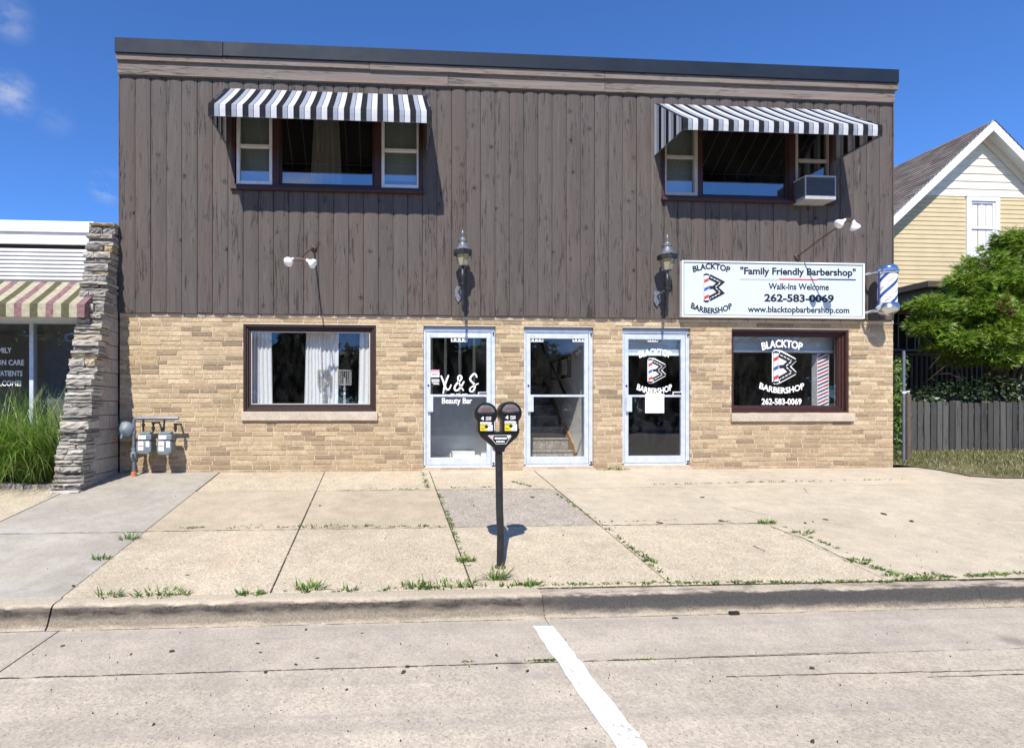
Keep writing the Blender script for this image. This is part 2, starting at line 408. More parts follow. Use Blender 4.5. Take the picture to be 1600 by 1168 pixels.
M['chromeblue'] = mk('blue_steel', (.22,.32,.55), .18, .8, .06, bump=0)
M['steel'] = mk('grey_steel', (.20,.22,.245), .4, .5, .15, 20)
M['meter_grey'] = mk('meter_grey_paint', (.165,.195,.225), .5, .1, .2, 20)
M['orange'] = mk('orange_collar', (.55,.16,.07), .7)
M['acdark'] = mk('ac_grille', (.10,.105,.115), .5, .2)
M['stone_wall'] = None
M['slab_grey'] = concrete_mat('grey_slab', (.375,.345,.288), .32, 1, (.56,.56,.55), .35)
M['slab_tan'] = concrete_mat('tan_slab', (.44,.37,.268), .36, 1, (.52,.46,.37), .35)
M['slab_beige'] = concrete_mat('beige_slab', (.495,.422,.308), .9, 1, (.43,.355,.26), .40, .22)
M['slab_agg'] = concrete_mat('aggregate_slab', (.37,.325,.27), .9, 1.35, (.33,.29,.24), .3)
M['slab_right'] = concrete_mat('pale_slab', (.48,.415,.312), .40, 1, (.44,.38,.30), .35, .14)
M['road'] = concrete_mat('road_concrete', (.49,.425,.335), .68, 1.05, (.35,.31,.27), .35, .12, True)
M['gutter'] = concrete_mat('gutter_concrete', (.455,.395,.318), .55, .9, (.32,.295,.27), .40, 0, True)
M['soil'] = concrete_mat('joint_soil', (.055,.043,.032), 1, 1.5)
M['mulch'] = concrete_mat('mulch', (.17,.11,.065), 1, 2.5, (.07,.05,.035), .8)
M['weed'] = leaf_mat('weed_leaf', [(0,(.07,.15,.022)),(.5,(.11,.22,.035)),(.8,(.20,.28,.06)),(1,(.36,.31,.14))], .35)
M['needle'] = leaf_mat('needle_leaf', [(0,(.09,.16,.014)),(.4,(.18,.30,.028)),(.8,(.28,.42,.045)),(1,(.40,.50,.09))], .48)
M['dead'] = leaf_mat('dead_leaf', [(0,(.14,.075,.035)),(1,(.24,.13,.07))], .2)
M['reed'] = leaf_mat('reed_leaf', [(0,(.05,.12,.016)),(.45,(.13,.25,.030)),(.8,(.24,.36,.055)),(1,(.42,.42,.17))], .42)
M['lawn'] = leaf_mat('lawn_blade', [(0,(.085,.10,.028)),(.5,(.16,.165,.05)),(1,(.30,.26,.11))], .25)
M['bark'] = mk('bark', (.10,.06,.045), .95, 0, .4, 14, bump=.5, bs=40)
M['paper'] = mk('paper', (.78,.78,.78), .8, 0, .02, bump=0)
def kerb_mat():
    t = NT('kerb_concrete'); big = t.noise((.7, 3, 3), 5, .65); fine = t.noise(75, 4, .75); mid = t.noise((5, 14, 16), 6, .7)
    c = t.scale((.45,.385,.295), t.math('MULTIPLY', t.step(fine, .3, .7, .68, 1.25), t.step(big, .3, .7, .9, 1.1)))
    sx = t.n('ShaderNodeSeparateXYZ'); t.l(t.pos, sx.inputs[0]); z = t.math('ADD', sx.outputs[2], t.step(mid, .25, .75, -.018, .018))
    right = t.step(sx.outputs[0], 1.0, 1.4, 0, 1)
    # old tyre rub: brown dirt over the lower face, black scuffing along the upper part of it
    c = t.mix(c, t.scale((.165,.138,.106), t.step(fine, .3, .7, .55, 1.5)), t.math('MULTIPLY', t.step(z, -.470, -.495, 0, .85), t.step(z, -.598, -.570, .15, 1)))
    scuff = t.math('MULTIPLY', t.math('MULTIPLY', t.step(z, -.456, -.472, 0, 1), t.step(z, -.545, -.505, 0, 1)), t.step(mid, .30, .54, .45, 1))
    scuff = t.math('MULTIPLY', scuff, t.step(fine, .32, .55, .62, 1))
    c = t.mix(c, (.036,.033,.030), scuff)
    blk = t.math('MULTIPLY', t.math('MULTIPLY', t.step(z, -.462, -.474, 0, .92), t.step(z, -.575, -.545, 0, 1)), right)
    c = t.mix(c, t.scale((.050,.048,.046), t.step(fine, .3, .7, .7, 1.6)), blk)
    t.bump(fine, .4, .005)
    return t.set(c, .92, 0, .2)
M['kerb'] = kerb_mat()
def stone_mat():
    t = NT('ledge_stone')
    c = t.ramp(t.rnd, [(0,(.41,.385,.34)),(.18,(.24,.23,.21)),(.34,(.50,.47,.41)),(.48,(.33,.305,.27)),(.62,(.56,.53,.47)),(.76,(.18,.17,.16)),(.86,(.40,.375,.33)),(.92,(.47,.36,.19)),(1,(.46,.43,.38))])
    a = t.noise((14, 14, 34), 6, .7, off=t.rnd); b = t.noise(60, 4, .7)
    c = t.scale(c, t.math('MULTIPLY', t.step(a, .25, .75, .62, 1.25), t.step(b, .25, .75, .8, 1.15)))
    t.bump(t.math('ADD', a, t.math('MULTIPLY', b, .4)), .9, .015)
    return t.set(c, .92, 0, .2)
M['ledge'] = stone_mat()
M['block'] = concrete_mat('concrete_block', (.36,.325,.285), .6, 1.2, (.26,.235,.21), .5)
def shingle_mat():
    t = NT('roof_shingle'); a = t.noise((7, 2.5, 14), 4, .6); b = t.noise(40, 3)
    return t.set(t.scale(t.ramp(t.rnd, [(0,(.13,.105,.088)),(.5,(.185,.152,.13)),(1,(.235,.198,.168))]), t.math('MULTIPLY', t.step(a,.3,.7,.75,1.2), t.step(b,.3,.7,.8,1.2))), .95, 0, .2)
M['shingle'] = shingle_mat()
M['yellow_clap'] = mk('yellow_clapboard', (.55,.445,.265), .6, 0, .07, 3)
M['white_clap'] = mk('white_clapboard', (.72,.66,.53), .6, 0, .06, 3)
M['trimwhite'] = mk('white_trim', (.74,.75,.76), .55, 0, .05, 4)
M['porchbrown'] = mk('porch_gutter', (.085,.07,.058), .55, 0, .15)
M['porchtan'] = mk('porch_trim', (.26,.22,.16), .6, 0, .15)
M['fence'] = wood_mat('shaded_fence_wood', (.070,.069,.066), cracks=.8, rv=.42)  # weathered wood, base colour darkened to carry the pine's shade
M['rust'] = mk('rusty_pipe', (.13,.095,.08), .75, .3, .4, 40)
M['blind'] = mk('roller_blind', (.42,.50,.56), .7, 0, .05)
M['blindbar'] = mk('blind_bar', (.75,.82,.83), .5, 0, .05)
M['crystal'] = mk('crystal', (.50,.49,.46), .2, .4, .3, 60, spec=.8)
M['hedge'] = leaf_mat('hedge_leaf', [(0,(.012,.025,.008)),(.6,(.022,.045,.012)),(1,(.045,.075,.02))], .2)
M['rail'] = mk('railing_paint', (.09,.085,.08), .7, 0, .2)
M['trimgrey'] = mk('grey_muntin', (.30,.31,.32), .6)
M['blue_pole'] = mk('barber_pole_blue', (.03,.075,.26), .4, 0, .06, bump=0)

# ------------------------------------------------------------------ setting: road, gutter, kerb, pavement, lawn
def struct(o): o['kind'] = 'structure'; return o
mb = MB(); mb.quad((-300,-300,-.72),(300,-300,-.72),(300,300,-.72),(-300,300,-.72)); struct(mb.build('ground', M['soil']))
mb = MB()
mb.box(-60,60,-30,-4.957,-.70,ROAD_Z); struct(mb.build('road', M['road']))
mb = MB()
for a, b in [(-60,-8.2),(-8.19,-5.2),(-5.19,-2.185),(-2.175,1.16),(1.165,4.9),(4.905,8),(8.005,60)]:
    mb.box(a, b, -4.948, -4.262, -.70, ROAD_Z+.001)
struct(mb.build('gutter', M['gutter'], bevel=.0015, segs=1))
mb = MB(); mb.box(-60,60,-5.2,-4.2,-.66,ROAD_Z-.005); struct(mb.build('gutter_bed', M['soil']))
# kerb: a rounded nose, extruded piece by piece
mb = MB(); rng = random.Random(3)
for a, b in [(-40,-8.2),(-8.19,-5.2),(-5.19,-2.275),(-2.262,1.16),(1.166,4.55),(4.556,8),(8.005,40)]:
    dz = rng.uniform(-.004,.004) - (.012 if a > 1 else 0)
    prof = [(-4.262,-.70),(-4.262,-.594),(-4.243,-.578),(-4.214,-.525),(-4.196,-.482),(-4.184,-.462),(-4.165,-.451),(-4.13,-.447),(-4.043,-.4445),(-4.043,-.70)]
    mb.prism_yz([(y, z+(dz if z > -.58 else 0)) for y, z in prof], a, b)
struct(mb.build('kerb', M['kerb'], smooth=50))
# pavement slabs, 1.5 m squares falling towards the kerb, real joints between them
slabs = [M['slab_beige'], M['slab_tan'], M['slab_grey'], M['slab_agg'], M['slab_right']]
xs = [-9,-5.4,-3.86,-2.285,-.815,.68,2.21,3.97,9.2,14,22]
ys = [-4.035,-2.59,-1.09,.0]
mb = MB(); rng = random.Random(5)
def slab(x0,x1,y0,y1,m,dz=0,g=.007,ch=.003):
    a,b,c,d = x0+g,x1-g,y0+g,y1-g
    t = [(a+ch,c+ch),(b-ch,c+ch),(b-ch,d-ch),(a+ch,d-ch)]; e = [(a,c),(b,c),(b,d),(a,d)]
    vs = [(x,y,gz(y)+dz) for x,y in t]+[(x,y,gz(y)+dz-ch) for x,y in e]+[(x,y,gz(y)-.08) for x,y in e]
    fs = [(0,1,2,3)]
    for k in range(4):
        n = (k+1)%4; fs += [(4+k,4+n,n,k),(8+k,8+n,4+n,4+k)]
    mb.add(vs, fs, m)
for i in range(len(xs)-1):
    for j in range(3):
        x0,x1,y0,y1 = xs[i],xs[i+1],ys[j],ys[j+1]
        m = 0
        if i == 2: m = 2
        elif i < 2: m = 0 if i == 1 else 2
        elif xs[i] >= 3.9: m = 4
        elif xs[i] > 2 : m = 4 if j > 0 else 0
        elif j == 1: m = 3 if abs(x0-.68) < .01 else 1
        elif j == 2: m = 0
        gap = .006 if not (x0 > 3.9 and j > 0) else .002
        if i == 2 and j == 2: y1 = .0
        slab(x0,x1,y0,y1,m,rng.uniform(-.004,.004),gap)
struct(mb.build('pavement', slabs, recalc=True))
mb = MB(); mb.quad((-30,-4.05,gz(-4.05)-.007),(30,-4.05,gz(-4.05)-.007),(30,.02,-.005),(-30,.02,-.005)); struct(mb.build('pavement_bed', M['soil']))
# fine cracks in the road slab and the broken corner of a pavement slab
def crack(pts, w, zf, mb):
    rng = random.Random(len(pts)*7+int(w*1e4)); P = []
    for (x0,y0),(x1,y1) in zip(pts, pts[1:]):
        n = max(2, int(hypot(x1-x0,y1-y0)/.06))
        P += [(x0+(x1-x0)*k/n+rng.uniform(-.004,.004), y0+(y1-y0)*k/n+rng.uniform(-.005,.005)) for k in range(n)]
    P.append(pts[-1])
    for p, q in zip(P, P[1:]):
        dx,dy = q[0]-p[0], q[1]-p[1]; L = hypot(dx,dy) or 1; nx,ny = -dy/L, dx/L; w1 = w*rng.uniform(.4,1.2)
        mb.quad(*[(a,b,zf(b)+.003) for a,b in ((p[0]-nx*w1,p[1]-ny*w1),(q[0]-nx*w1,q[1]-ny*w1),(q[0]+nx*w1,q[1]+ny*w1),(p[0]+nx*w1,p[1]+ny*w1))])
mb = MB(); rz = lambda y: ROAD_Z
R = lambda u,v: gnd(u,v,0,ROAD_Z)
crack([R(1135,1057),R(1320,1052),R(1600,1046)], .004, rz, mb)
crack([R(1450,1058),R(1600,1053)], .005, rz, mb)
crack([R(1095,1026),R(1330,1018)], .002, rz, mb)
for a_,b_,yy,w_ in ((-12,1.0,-4.263,.0035),(1.2,12,-4.263,.002),(-12,-2.2,-4.953,.003),(-2.2,1.05,-4.953,.0042),(1.2,3.0,-4.953,.0035),(3.0,7,-4.953,.0012)): crack([(a_,yy),(b_,yy)], w_, rz, mb)
for yy in (-2.59,-1.09): crack([(-2.28,yy),(3.95,yy)], .0035, gz, mb)
crack([(-9,-2.59),(-2.29,-2.59)], .002, gz, mb); crack([(3.97,-1.09),(8.5,-1.09)], .003, gz, mb)
crack([gnd(1120,787),gnd(1150,794),gnd(1200,805)], .004, gz, mb)
crack([gnd(1256,763),gnd(1262,770),gnd(1276,772)], .004, gz, mb)
crack([gnd(1176,852),gnd(1196,861)], .004, gz, mb)
crack([gnd(1205,823),gnd(1255,840),gnd(1310,868),gnd(1370,890)], .006, gz, mb)
struct(mb.build('pavement_cracks', M['soil'], recalc=False))
# painted parking bay line
mb = MB(); rng = random.Random(11); n = 60; L = []; Rr = []
for k in range(n+1):
    y = -4.40-(4.4)*k/n
    L.append((1.035+rng.uniform(-.006,.006)+.0*k, y)); Rr.append((1.175+rng.uniform(-.007,.007), y))
for k in range(n):
    mb.quad(*[(x,y,ROAD_Z+.005) for x,y in (L[k+1],Rr[k+1],Rr[k],L[k])])
def paint_mat():
    t = NT('road_paint'); a = t.noise(30, 5, .7); b = t.noise((5,2,5), 5, .7)
    c = t.mix((.72,.74,.77), (.42,.38,.32), t.math('MULTIPLY', t.step(a,.52,.60,0,.9), t.step(b,.47,.60,0.1,1)))
    t.bump(t.noise(90,3), .2, .003); return t.set(c, .7, 0, .3)
struct(mb.build('parking_line', paint_mat(), recalc=False))
# lawn plane right of the brick building
lawn_edge = [gnd(1402,727),gnd(1425,729),gnd(1470,735),gnd(1515,744),gnd(1560,747),gnd(1640,748),gnd(1900,752)]
mb = MB(); vs = [(x,y,gz(y)+.012) for x,y in lawn_edge]; far = [(x,16,.03) for x,y in lawn_edge]
row2 = [(x,max(.03,y+.03),.016) for x,y in lawn_edge]; mid = [(x,.9,.03) for x,y in lawn_edge]
n = len(vs); mb.add(vs+row2+mid+far, [(r*n+k,r*n+k+1,(r+1)*n+k+1,(r+1)*n+k) for r in range(3) for k in range(n-1)])
mb.box(7.82,40,.9,16,-.3,.02)
def yard_mat():
    t = NT('yard_earth'); a = t.noise(2.5,5,.65,.4); b = t.noise(45,3,.7)
    return t.set(t.scale(t.ramp(a,[(.3,(.07,.075,.03)),(.5,(.14,.13,.055)),(.62,(.20,.155,.085)),(.75,(.25,.20,.13))]), t.step(b,.2,.8,.6,1.3)), .95)
struct(mb.build('yard', yard_mat(), recalc=False))

# ------------------------------------------------------------------ the two-storey building
X0, X1 = -3.66, 7.80
ZS, ZT = 2.24, 5.60
XA, XB = wx(186,-.05), wx(1396.3,-.05)                        # foot and top of the board siding
B = thing('commercial_building', (2.07, 0, 0), 'two-storey building with brown board siding above tan brick shopfronts', 'building')
# openings (x0,x1,z0,z1)
def op(u0,u1,v0,v1,y=0.0):
    x0,z1 = wall(u0,v0,y); x1,z0 = wall(u1,v1,y); return (x0,x1,z0,z1)
LW = (-1.965,-.085,.855,2.095)
RW = (5.23,7.095,.83,2.095)
D1 = (.595,1.655,.045,2.095); D2 = (2.07,3.115,.05,2.095); D3 = (3.55,4.595,.055,2.095)
LOW = [LW, RW, D1, D2, D3]
yS = -.05                                  # face of the siding
ux0,_ = wall(362,300,yS); ux1,uz0 = wall(659,302,yS)
UL = (ux0, ux1, 4.00, 5.28)
vx0,_ = wall(1034,300,yS); vx1,_ = wall(1300,318,yS)
UR = (vx0, vx1, 3.995, 5.28)
print('UL', UL, wall(365,299,yS), wall(656,303,yS), 'UR', UR, wall(1035,316,yS), wall(1298,321,yS))
def holed(mb, x0,x1,z0,z1,holes,y0,y1,m=None):
    xe = sorted({x0,x1,*[h[0] for h in holes],*[h[1] for h in holes]}); xe = [x for x in xe if x0 <= x <= x1]
    for a,b in zip(xe,xe[1:]):
        hs = sorted([h for h in holes if h[0] <= a+1e-6 and h[1] >= b-1e-6], key=lambda h:h[2]); z = z0
        for h in hs:
            if h[2] > z: mb.box(a,b,y0,y1,z,min(h[2],z1),m)
            z = h[3]
        if z < z1: mb.box(a,b,y0,y1,z,z1,m)
mb = MB(); holed(mb, X0, X1, -.4, ZS+.03, LOW, .0065, .30); mortar = mb.build('brick_wall', [M['mortar']], B)
# single bricks, long format, mixed lengths, running bond with the odd soldier
mb = MB(); rng = random.Random(21); course = .0672; z = -.034; row = 0
while z < 2.15:
    soldier = rng.random() < .3; z0, z1 = z+.005, z+course-.005; x = X0-.004-rng.random()*.2
    while x < X1:
        L = rng.choices([.295,.255,.295,.195,.145,.095],[5,2,1,2,2.2,1.0] if soldier else [6,2,2,1,.5,.2])[0]
        a, b = x+.0055, x+L-.0055; x += L
        a = max(a, X0); b = min(b, X1)
        if b-a < .03: continue
        segs = [(a,b)]
        for h in LOW:
            if h[2] < (z0+z1)/2 < h[3]:
                ns = []
                for p,q in segs:
                    if q <= h[0] or p >= h[1]: ns.append((p,q)); continue
                    if p < h[0]-.02: ns.append((p,h[0]+.003))
                    if q > h[1]+.02: ns.append((h[1]-.003,q))
                segs = ns
        for p,q in segs:
            yj = rng.uniform(-.0035,.0025); c = .003
            p1,q1 = p+rng.uniform(0,.002), q-rng.uniform(0,.002); zz0, zz1 = z0+rng.uniform(-.001,.0015), z1-rng.uniform(-.001,.0015)
            vs = [(p1+c,yj,zz0+c),(q1-c,yj,zz0+c),(q1-c,yj,zz1-c),(p1+c,yj,zz1-c),(p1,yj+c,zz0),(q1,yj+c,zz0),(q1,yj+c,zz1),(p1,yj+c,zz1),(p1,.11,zz0),(q1,.11,zz0),(q1,.11,zz1),(p1,.11,zz1)]
            fs = [(0,1,2,3)]
            for k in range(4):
                n = (k+1)%4; fs += [(4+k,4+n,n,k),(8+k,8+n,4+n,4+k)]
            mb.add(vs,fs)
    z += course; row += 1
mb.build('brick_facing', M['brick'], mortar)
# lintel course of long pale bricks under the siding
mb = MB(); x = X0; z0 = z+.004
while x < X1-.02:
    L = min(rng.choice([.24,.29,.29,.6]), X1-x); mb.box(x+.003, x+L-.003, -.008+rng.uniform(-.003,.003), .10, z0, 2.232); x += L
mb.build('lintel_course', M['mortar'], mortar, bevel=.004)
# side and back walls, floors and roof
mb = MB()
mb.box(X0,X0+.2,.30,9,-.4,5.9); mb.box(X1-.2,X1,.30,9,-.4,5.9); mb.box(X0+.2,X1-.2,8.8,9,-.4,5.9)
mb.build('side_wall', M['block'], B)
mb = MB(); mb.box(X0+.2,X1-.2,.3,8.8,5.62,5.75); mb.build('roof', M['groove'], B)
# board siding
mb = MB(); holed(mb, XA, XB, ZS+.032, 5.9, [UL,UR], -.018, .28); back = mb.build('siding', M['groove'], B)
mb = MB(); rng = random.Random(4); n = 54; w = (XB-XA)/n
holes = [UL, UR]
for i in range(n):
    a, b = XA+i*w+.0035, XA+(i+1)*w-.0035; off = rng.uniform(-.004,.004); zt = ZT; zb = ZS+rng.uniform(-.012,.006)
    xe = [a,b]+[h[k] for h in holes for k in (0,1) if a < h[k] < b]; xe.sort()
    cup = rng.uniform(.006,.012)
    for p,q in zip(xe,xe[1:]):
        zi = [(zb,zt)]
        for h in holes:
            if h[0] <= p+1e-5 and h[1] >= q-1e-5: zi = [(zb,h[2]),(h[3],zt)]
        for s0,s1 in zi:
            K = 6; nz = max(1,int((s1-s0)/.5)); vs = []; fs = []
            for j in range(nz+1):
                zz = s0+(s1-s0)*j/nz
                for k in range(K+1):
                    x = p+(q-p)*k/K; t = 2*(x-a)/(b-a)-1
                    vs.append((x, -.040+off-cup*(1-t*t)+(.004 if abs(t) > .96 else 0), zz))
            for j in range(nz):
                for k in range(K):
                    o = j*(K+1)+k; fs.append((o,o+1,o+K+2,o+K+1))
            m = len(vs)
            vs += [(x,.0,zz) for x,_,zz in [vs[k] for k in range(K+1)]]+[(x,.0,zz) for x,_,zz in [vs[nz*(K+1)+k] for k in range(K+1)]]
            for k in range(K):
                fs.append((m+k,m+k+1,k+1,k)); o = nz*(K+1); fs.append((o+k,o+k+1,m+K+2+k,m+K+1+k))
            for k in (0,K):
                o2 = len(vs); vs += [(vs[j*(K+1)+k][0], .0, vs[j*(K+1)+k][2]) for j in range(nz+1)]
                for j in range(nz): fs.append((j*(K+1)+k,(j+1)*(K+1)+k,o2+j+1,o2+j))
            mb.add(vs,fs)
boards = mb.build('siding_boards', M['siding'], back, smooth=40)
# corner trims close the board ends
mb = MB(); mb.box(XA-.008,XA+.006,-.046,.2,ZS-.002,ZT+.02); mb.build('corner_board', M['siding'], back); mb = MB(); mb.box(XB-.006,XB+.008,-.046,.2,ZS-.002,ZT+.02); mb.build('corner_board', M['siding'], back)
# fascia boards and metal roof cap
def hband(name, y, vL0, vR0, vL1, vR1, ends, mat, parent, joints=(), yb=.2, bev=.004):
    zt = (wall(186,vL0,y)[1]+wall(1397,vR0,y)[1])/2; zb = (wall(186,vL1,y)[1]+wall(1397,vR1,y)[1])/2
    xs = [ends[0], *[wx(u,y) for u in joints], ends[1]]; m = MB(); r = random.Random(int(zb*100))
    for a,b in zip(xs,xs[1:]): 
        d = r.uniform(-.003,.003); m.box(a+.002,b-.002,y+d,yb,zb+r.uniform(-.004,.004),zt)
    return m.build(name, mat, parent, bevel=bev), zb, zt
f2,zb2,zt2 = hband('fascia_board', -.085, 95, 141, 113, 162, (wx(183.5,-.085),wx(1398.5,-.085)), M['fascia'], B, (700,945))
f1,zb1,zt1 = hband('fascia_board', -.125, 79, 128, 93, 140, (wx(180.5,-.125),wx(1404,-.125)), M['fascia'], B, (577,945))
cp,zbc,ztc = hband('roof_cap', -.155, 58, 108, 80, 130, (wx(178.5,-.155),wx(1405.3,-.155)), M['cap'], B, (348,), yb=.45, bev=.006)
print('bands', zb2,zt2,zb1,zt1,zbc,ztc)
mb = MB(); mb.box(XA,XB,-.078,.2,zt2-.001,zb1+.03); mb.box(XA,XB,-.10,.2,zt1-.001,zbc+.03); mb.build('fascia_backing', M['groove'], B)
# interior shells
mb = MB(); mb.box(X0+.2,X1-.2,.3,8.8,-.2,.028); mb.build('shop_floor', M['floor_in'], B)
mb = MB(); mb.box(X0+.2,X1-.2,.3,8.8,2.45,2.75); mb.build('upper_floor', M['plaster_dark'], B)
mb = MB(); mb.box(.3,1.858,.31,3.2,2.435,2.449); mb.build('ceiling_bounce_panel', M['plaster'], B)  # white panel added under the ceiling to bounce daylight onto the divider
mb = MB()
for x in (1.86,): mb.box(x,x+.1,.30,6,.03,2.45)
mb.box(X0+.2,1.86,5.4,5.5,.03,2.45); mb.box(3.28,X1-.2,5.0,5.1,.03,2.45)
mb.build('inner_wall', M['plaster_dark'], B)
mb = MB(); mb.box(3.16,3.28,.30,6,.03,2.45)
mb.build('stairwell_wall', M['plaster'], B)
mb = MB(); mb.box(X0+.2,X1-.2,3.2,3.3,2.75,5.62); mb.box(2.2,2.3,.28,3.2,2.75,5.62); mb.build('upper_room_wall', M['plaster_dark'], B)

# lower display windows: painted timber frame, cream bead, pane, stone sill
def ring(mb, o, w, y0, y1, m=None, wb=None, wt=None):
    x0,x1,z0,z1 = o; wb = w if wb is None else wb; wt = w if wt is None else wt
    mb.box(x0,x0+w,y0,y1,z0,z1,m); mb.box(x1-w,x1,y0,y1,z0,z1,m); mb.box(x0+w,x1-w,y0,y1,z0,z0+wb,m); mb.box(x0+w,x1-w,y0,y1,z1-wt,z1,m)
def shrink(o, a, b=None, c=None, d=None):
    b = a if b is None else b; c = a if c is None else c; d = a if d is None else d
    return (o[0]+a, o[1]-b, o[2]+c, o[3]-d)
def display_window(o, name, ydeep, label):
    m = MB()
    o2 = (o[0]+.002,o[1]-.002,o[2],o[3]-.002)
    ring(m, o2, .030, .02, ydeep+.05)                     # lining of the opening
    ring(m, shrink(o2,.030), .028, ydeep-.055, ydeep+.05)
    ring(m, shrink(o2,.058), .030, ydeep-.030, ydeep+.045, wb=.045)
    f = m.build(name, M['redbrown'] if o is RW else M['brown'], B, bevel=.004); tag(f, label)
    i = shrink(o2,.088,.088,.103,.088)
    m = MB(); ring(m, i, .012, ydeep-.012, ydeep+.03); m.build('glazing_bead', M['bead'] if o is LW else M['redbrown'], f)
    g = shrink(i,.012)
    m = MB(); m.quad((g[0],ydeep,g[2]),(g[1],ydeep,g[2]),(g[1],ydeep,g[3]),(g[0],ydeep,g[3])); m.build('pane', M['glass_low'], f, recalc=False)
    m = MB(); m.box(o[0]-.02,o[1]+(.02 if o is LW else .06),-.045,.10,o[2]-.128,o[2]-.004); m.build('stone_sill', M['sillstone'], f, bevel=.008)
    return f, g
wl, gl = display_window(LW, 'display_window', .10, 'display window with white curtains and crystal lamps')
wr, gr = display_window(RW, 'display_window', .125, 'deep display window with barbershop lettering')

# shop doors
def shop_door(o, label):
    x0,x1,z0,z1 = o; m = MB(); x0 += .004; x1 -= .004
    hd = .085
    m.box(x0,x0+.035,.03,.13,z0,z1-hd); m.box(x1-.055,x1,.03,.13,z0,z1-hd)
    m.box(x0,x1,.03,.13,z0-.03,z0+.028)                   # threshold
    f = m.build('door', M['alum'], B, bevel=.004); tag(f, label)
    m = MB(); m.box(x0,x1,.045,.13,z1-hd,z1-.004); m.box(x0,x1,.028,.045,z1-hd,z1-hd+.02); m.build('door_header', M['alum_dark'], f, bevel=.003)
    a,b,c,d = x0+.041, x1-.061, z0+.034, z1-hd-.006
    L = MB(); st = .062; tr = .075; br = .105
    L.box(a,a+st,.035,.08,c,d); L.box(b-st,b,.035,.08,c,d); L.box(a+st,b-st,.037,.078,d-tr,d); L.box(a+st,b-st,.037,.078,c,c+br)
    lf = L.build('door_leaf', M['alum'], f, bevel=.004)
    zm = H+.02*0+ .20
    zm = wall(760,618,.05)[1]
    m = MB(); m.box(a+st,b-st,.032,.074,zm-.016,zm+.016); m.build('push_bar', M['alum'], f, bevel=.003)
    m = MB(); m.quad((a+st,.058,c+br),(b-st,.058,c+br),(b-st,.058,d-tr),(a+st,.058,d-tr)); m.build('pane', M['glass_low'], f, recalc=False)
    m = MB(); m.box(a+.012,a+.012+.085,-.012,.006,zm-.235,zm+.012); m.box(a+.03,a+.05,.0,.04,zm-.2,zm-.17); m.box(a+.03,a+.05,.0,.04,zm-.05,zm-.02)
    m.build('handle', M['alum'], f, bevel=.003)
    m = MB(); m.lathe([(.014,.0),(.014,-.012),(.009,-.014)], (a+.03,.036,zm+.15), 14, 'y'); m.lathe([(.012,.0),(.012,-.03)], (x1-.028,.03,d-.01), 10, 'y'); m.lathe([(.012,0),(.012,-.03)], (x1-.028,.03,c+.02), 10, 'y'); m.build('lock', M['black'], f)
    return dict(frame=f, x0=a+st, x1=b-st, z0=c+br, z1=d-tr, zm=zm)
d1 = shop_door(D1, 'glass door lettered X & S Beauty Bar')
d2 = shop_door(D2, 'glass door to the carpeted staircase')
d3 = shop_door(D3, 'glass door with barbershop emblem')
mb = MB()
for o in (D1,D2,D3): mb.box(o[0]-.02,o[1]+.02,-.03,.30,-.3,o[2]-.032)
mb.build('door_step', M['sillstone'], B, bevel=.006)

# upper windows: three lights each
def upper_window(o, us, label, white):
    x0,x1,z0,z1 = o; m = MB(); ring(m, o, .045, -.062, .06, wb=.055); 
    ya = -.02
    (a0,a1),(b0,b1),(c0,c1) = [(wx(p,ya), wx(q,ya)) for p,q in us]
    for p,q in ((a1,b0),(b1,c0)): m.box(p,q,-.050,.06,z0+.055,z1-.045)
    m.box(x0-.01,x1+.03,-.105,-.02,z0-.032,z0+.012)
    f = m.build('upper_window', M['redbrown'], B, bevel=.004); tag(f, label)
    zi, zj = z0+.058, z1-.05
    for p,q in ((a0,a1),(c0,c1)):
        s = MB(); ring(s, (p,q,zi,zj), .045, -.045, .02, wb=.05)
        zm = wall(390,228,ya)[1] if x0 < 0 else wall(1060,245,ya)[1]
        s.box(p+.045,q-.045,-.03,.02,zm-.022,zm+.022)
        s.build('sash', M['greywhite'] if white else M['sash_tan'], f, bevel=.004)
        g = MB(); g.quad((p+.045,.0,zi+.05),(q-.045,.0,zi+.05),(q-.045,.0,zj-.045),(p+.045,.0,zj-.045)); g.build('pane', M['glass_up'], f, recalc=False)
    s = MB(); ring(s, (b0,b1,zi,zj), .03, -.03, .03, wb=.035); s.build('picture_sash', M['brown'], f, bevel=.003)
    g = MB(); g.quad((b0+.03,.005,zi+.035),(b1-.03,.005,zi+.035),(b1-.03,.005,zj-.03),(b0+.03,.005,zj-.03)); g.build('pane', M['glass_up'], f, recalc=False)
    return f
M['sash_tan'] = mk('tan_sash_paint', (.40,.38,.35), .6, 0, .12)
uw1 = upper_window(UL, ((370,426),(437,585),(596,656)), 'three-light window under the left striped awning', True)
uw2 = upper_window(UR, ((1036,1089),(1095,1231),(1241,1297)), 'three-light window under the right striped awning', False)

# staircase behind the middle door
mb = MB(); nst = 14; rise=.185; run=.26; ys0=.95
for k in range(nst):
    y = ys0+k*run; z = .03+k*rise
    mb.box(1.97,3.13,y-.02,y+run,z+rise-.03,z+rise); mb.box(1.97,3.13,y,y+.02,z,z+rise-.03)
    if z > 2.2: break
mb.build('stair', M['carpet'], B, bevel=.006)
mb = MB(); mb.prism_yz([(ys0-.10,.03),(ys0+.02,.03),(ys0+12*run,.03+12*rise-.05),(ys0+12*run,.03+12*rise+.10),(ys0-.04,.27),(ys0-.10,.12)],3.135,3.158)
mb.build('stair_stringer', M['oak'], B)
mb = MB(); mb.tube([(3.09,ys0+.25,1.1),(3.09,ys0+2.4,2.62)], .022, 10); mb.build('handrail', M['darkwood'], B)

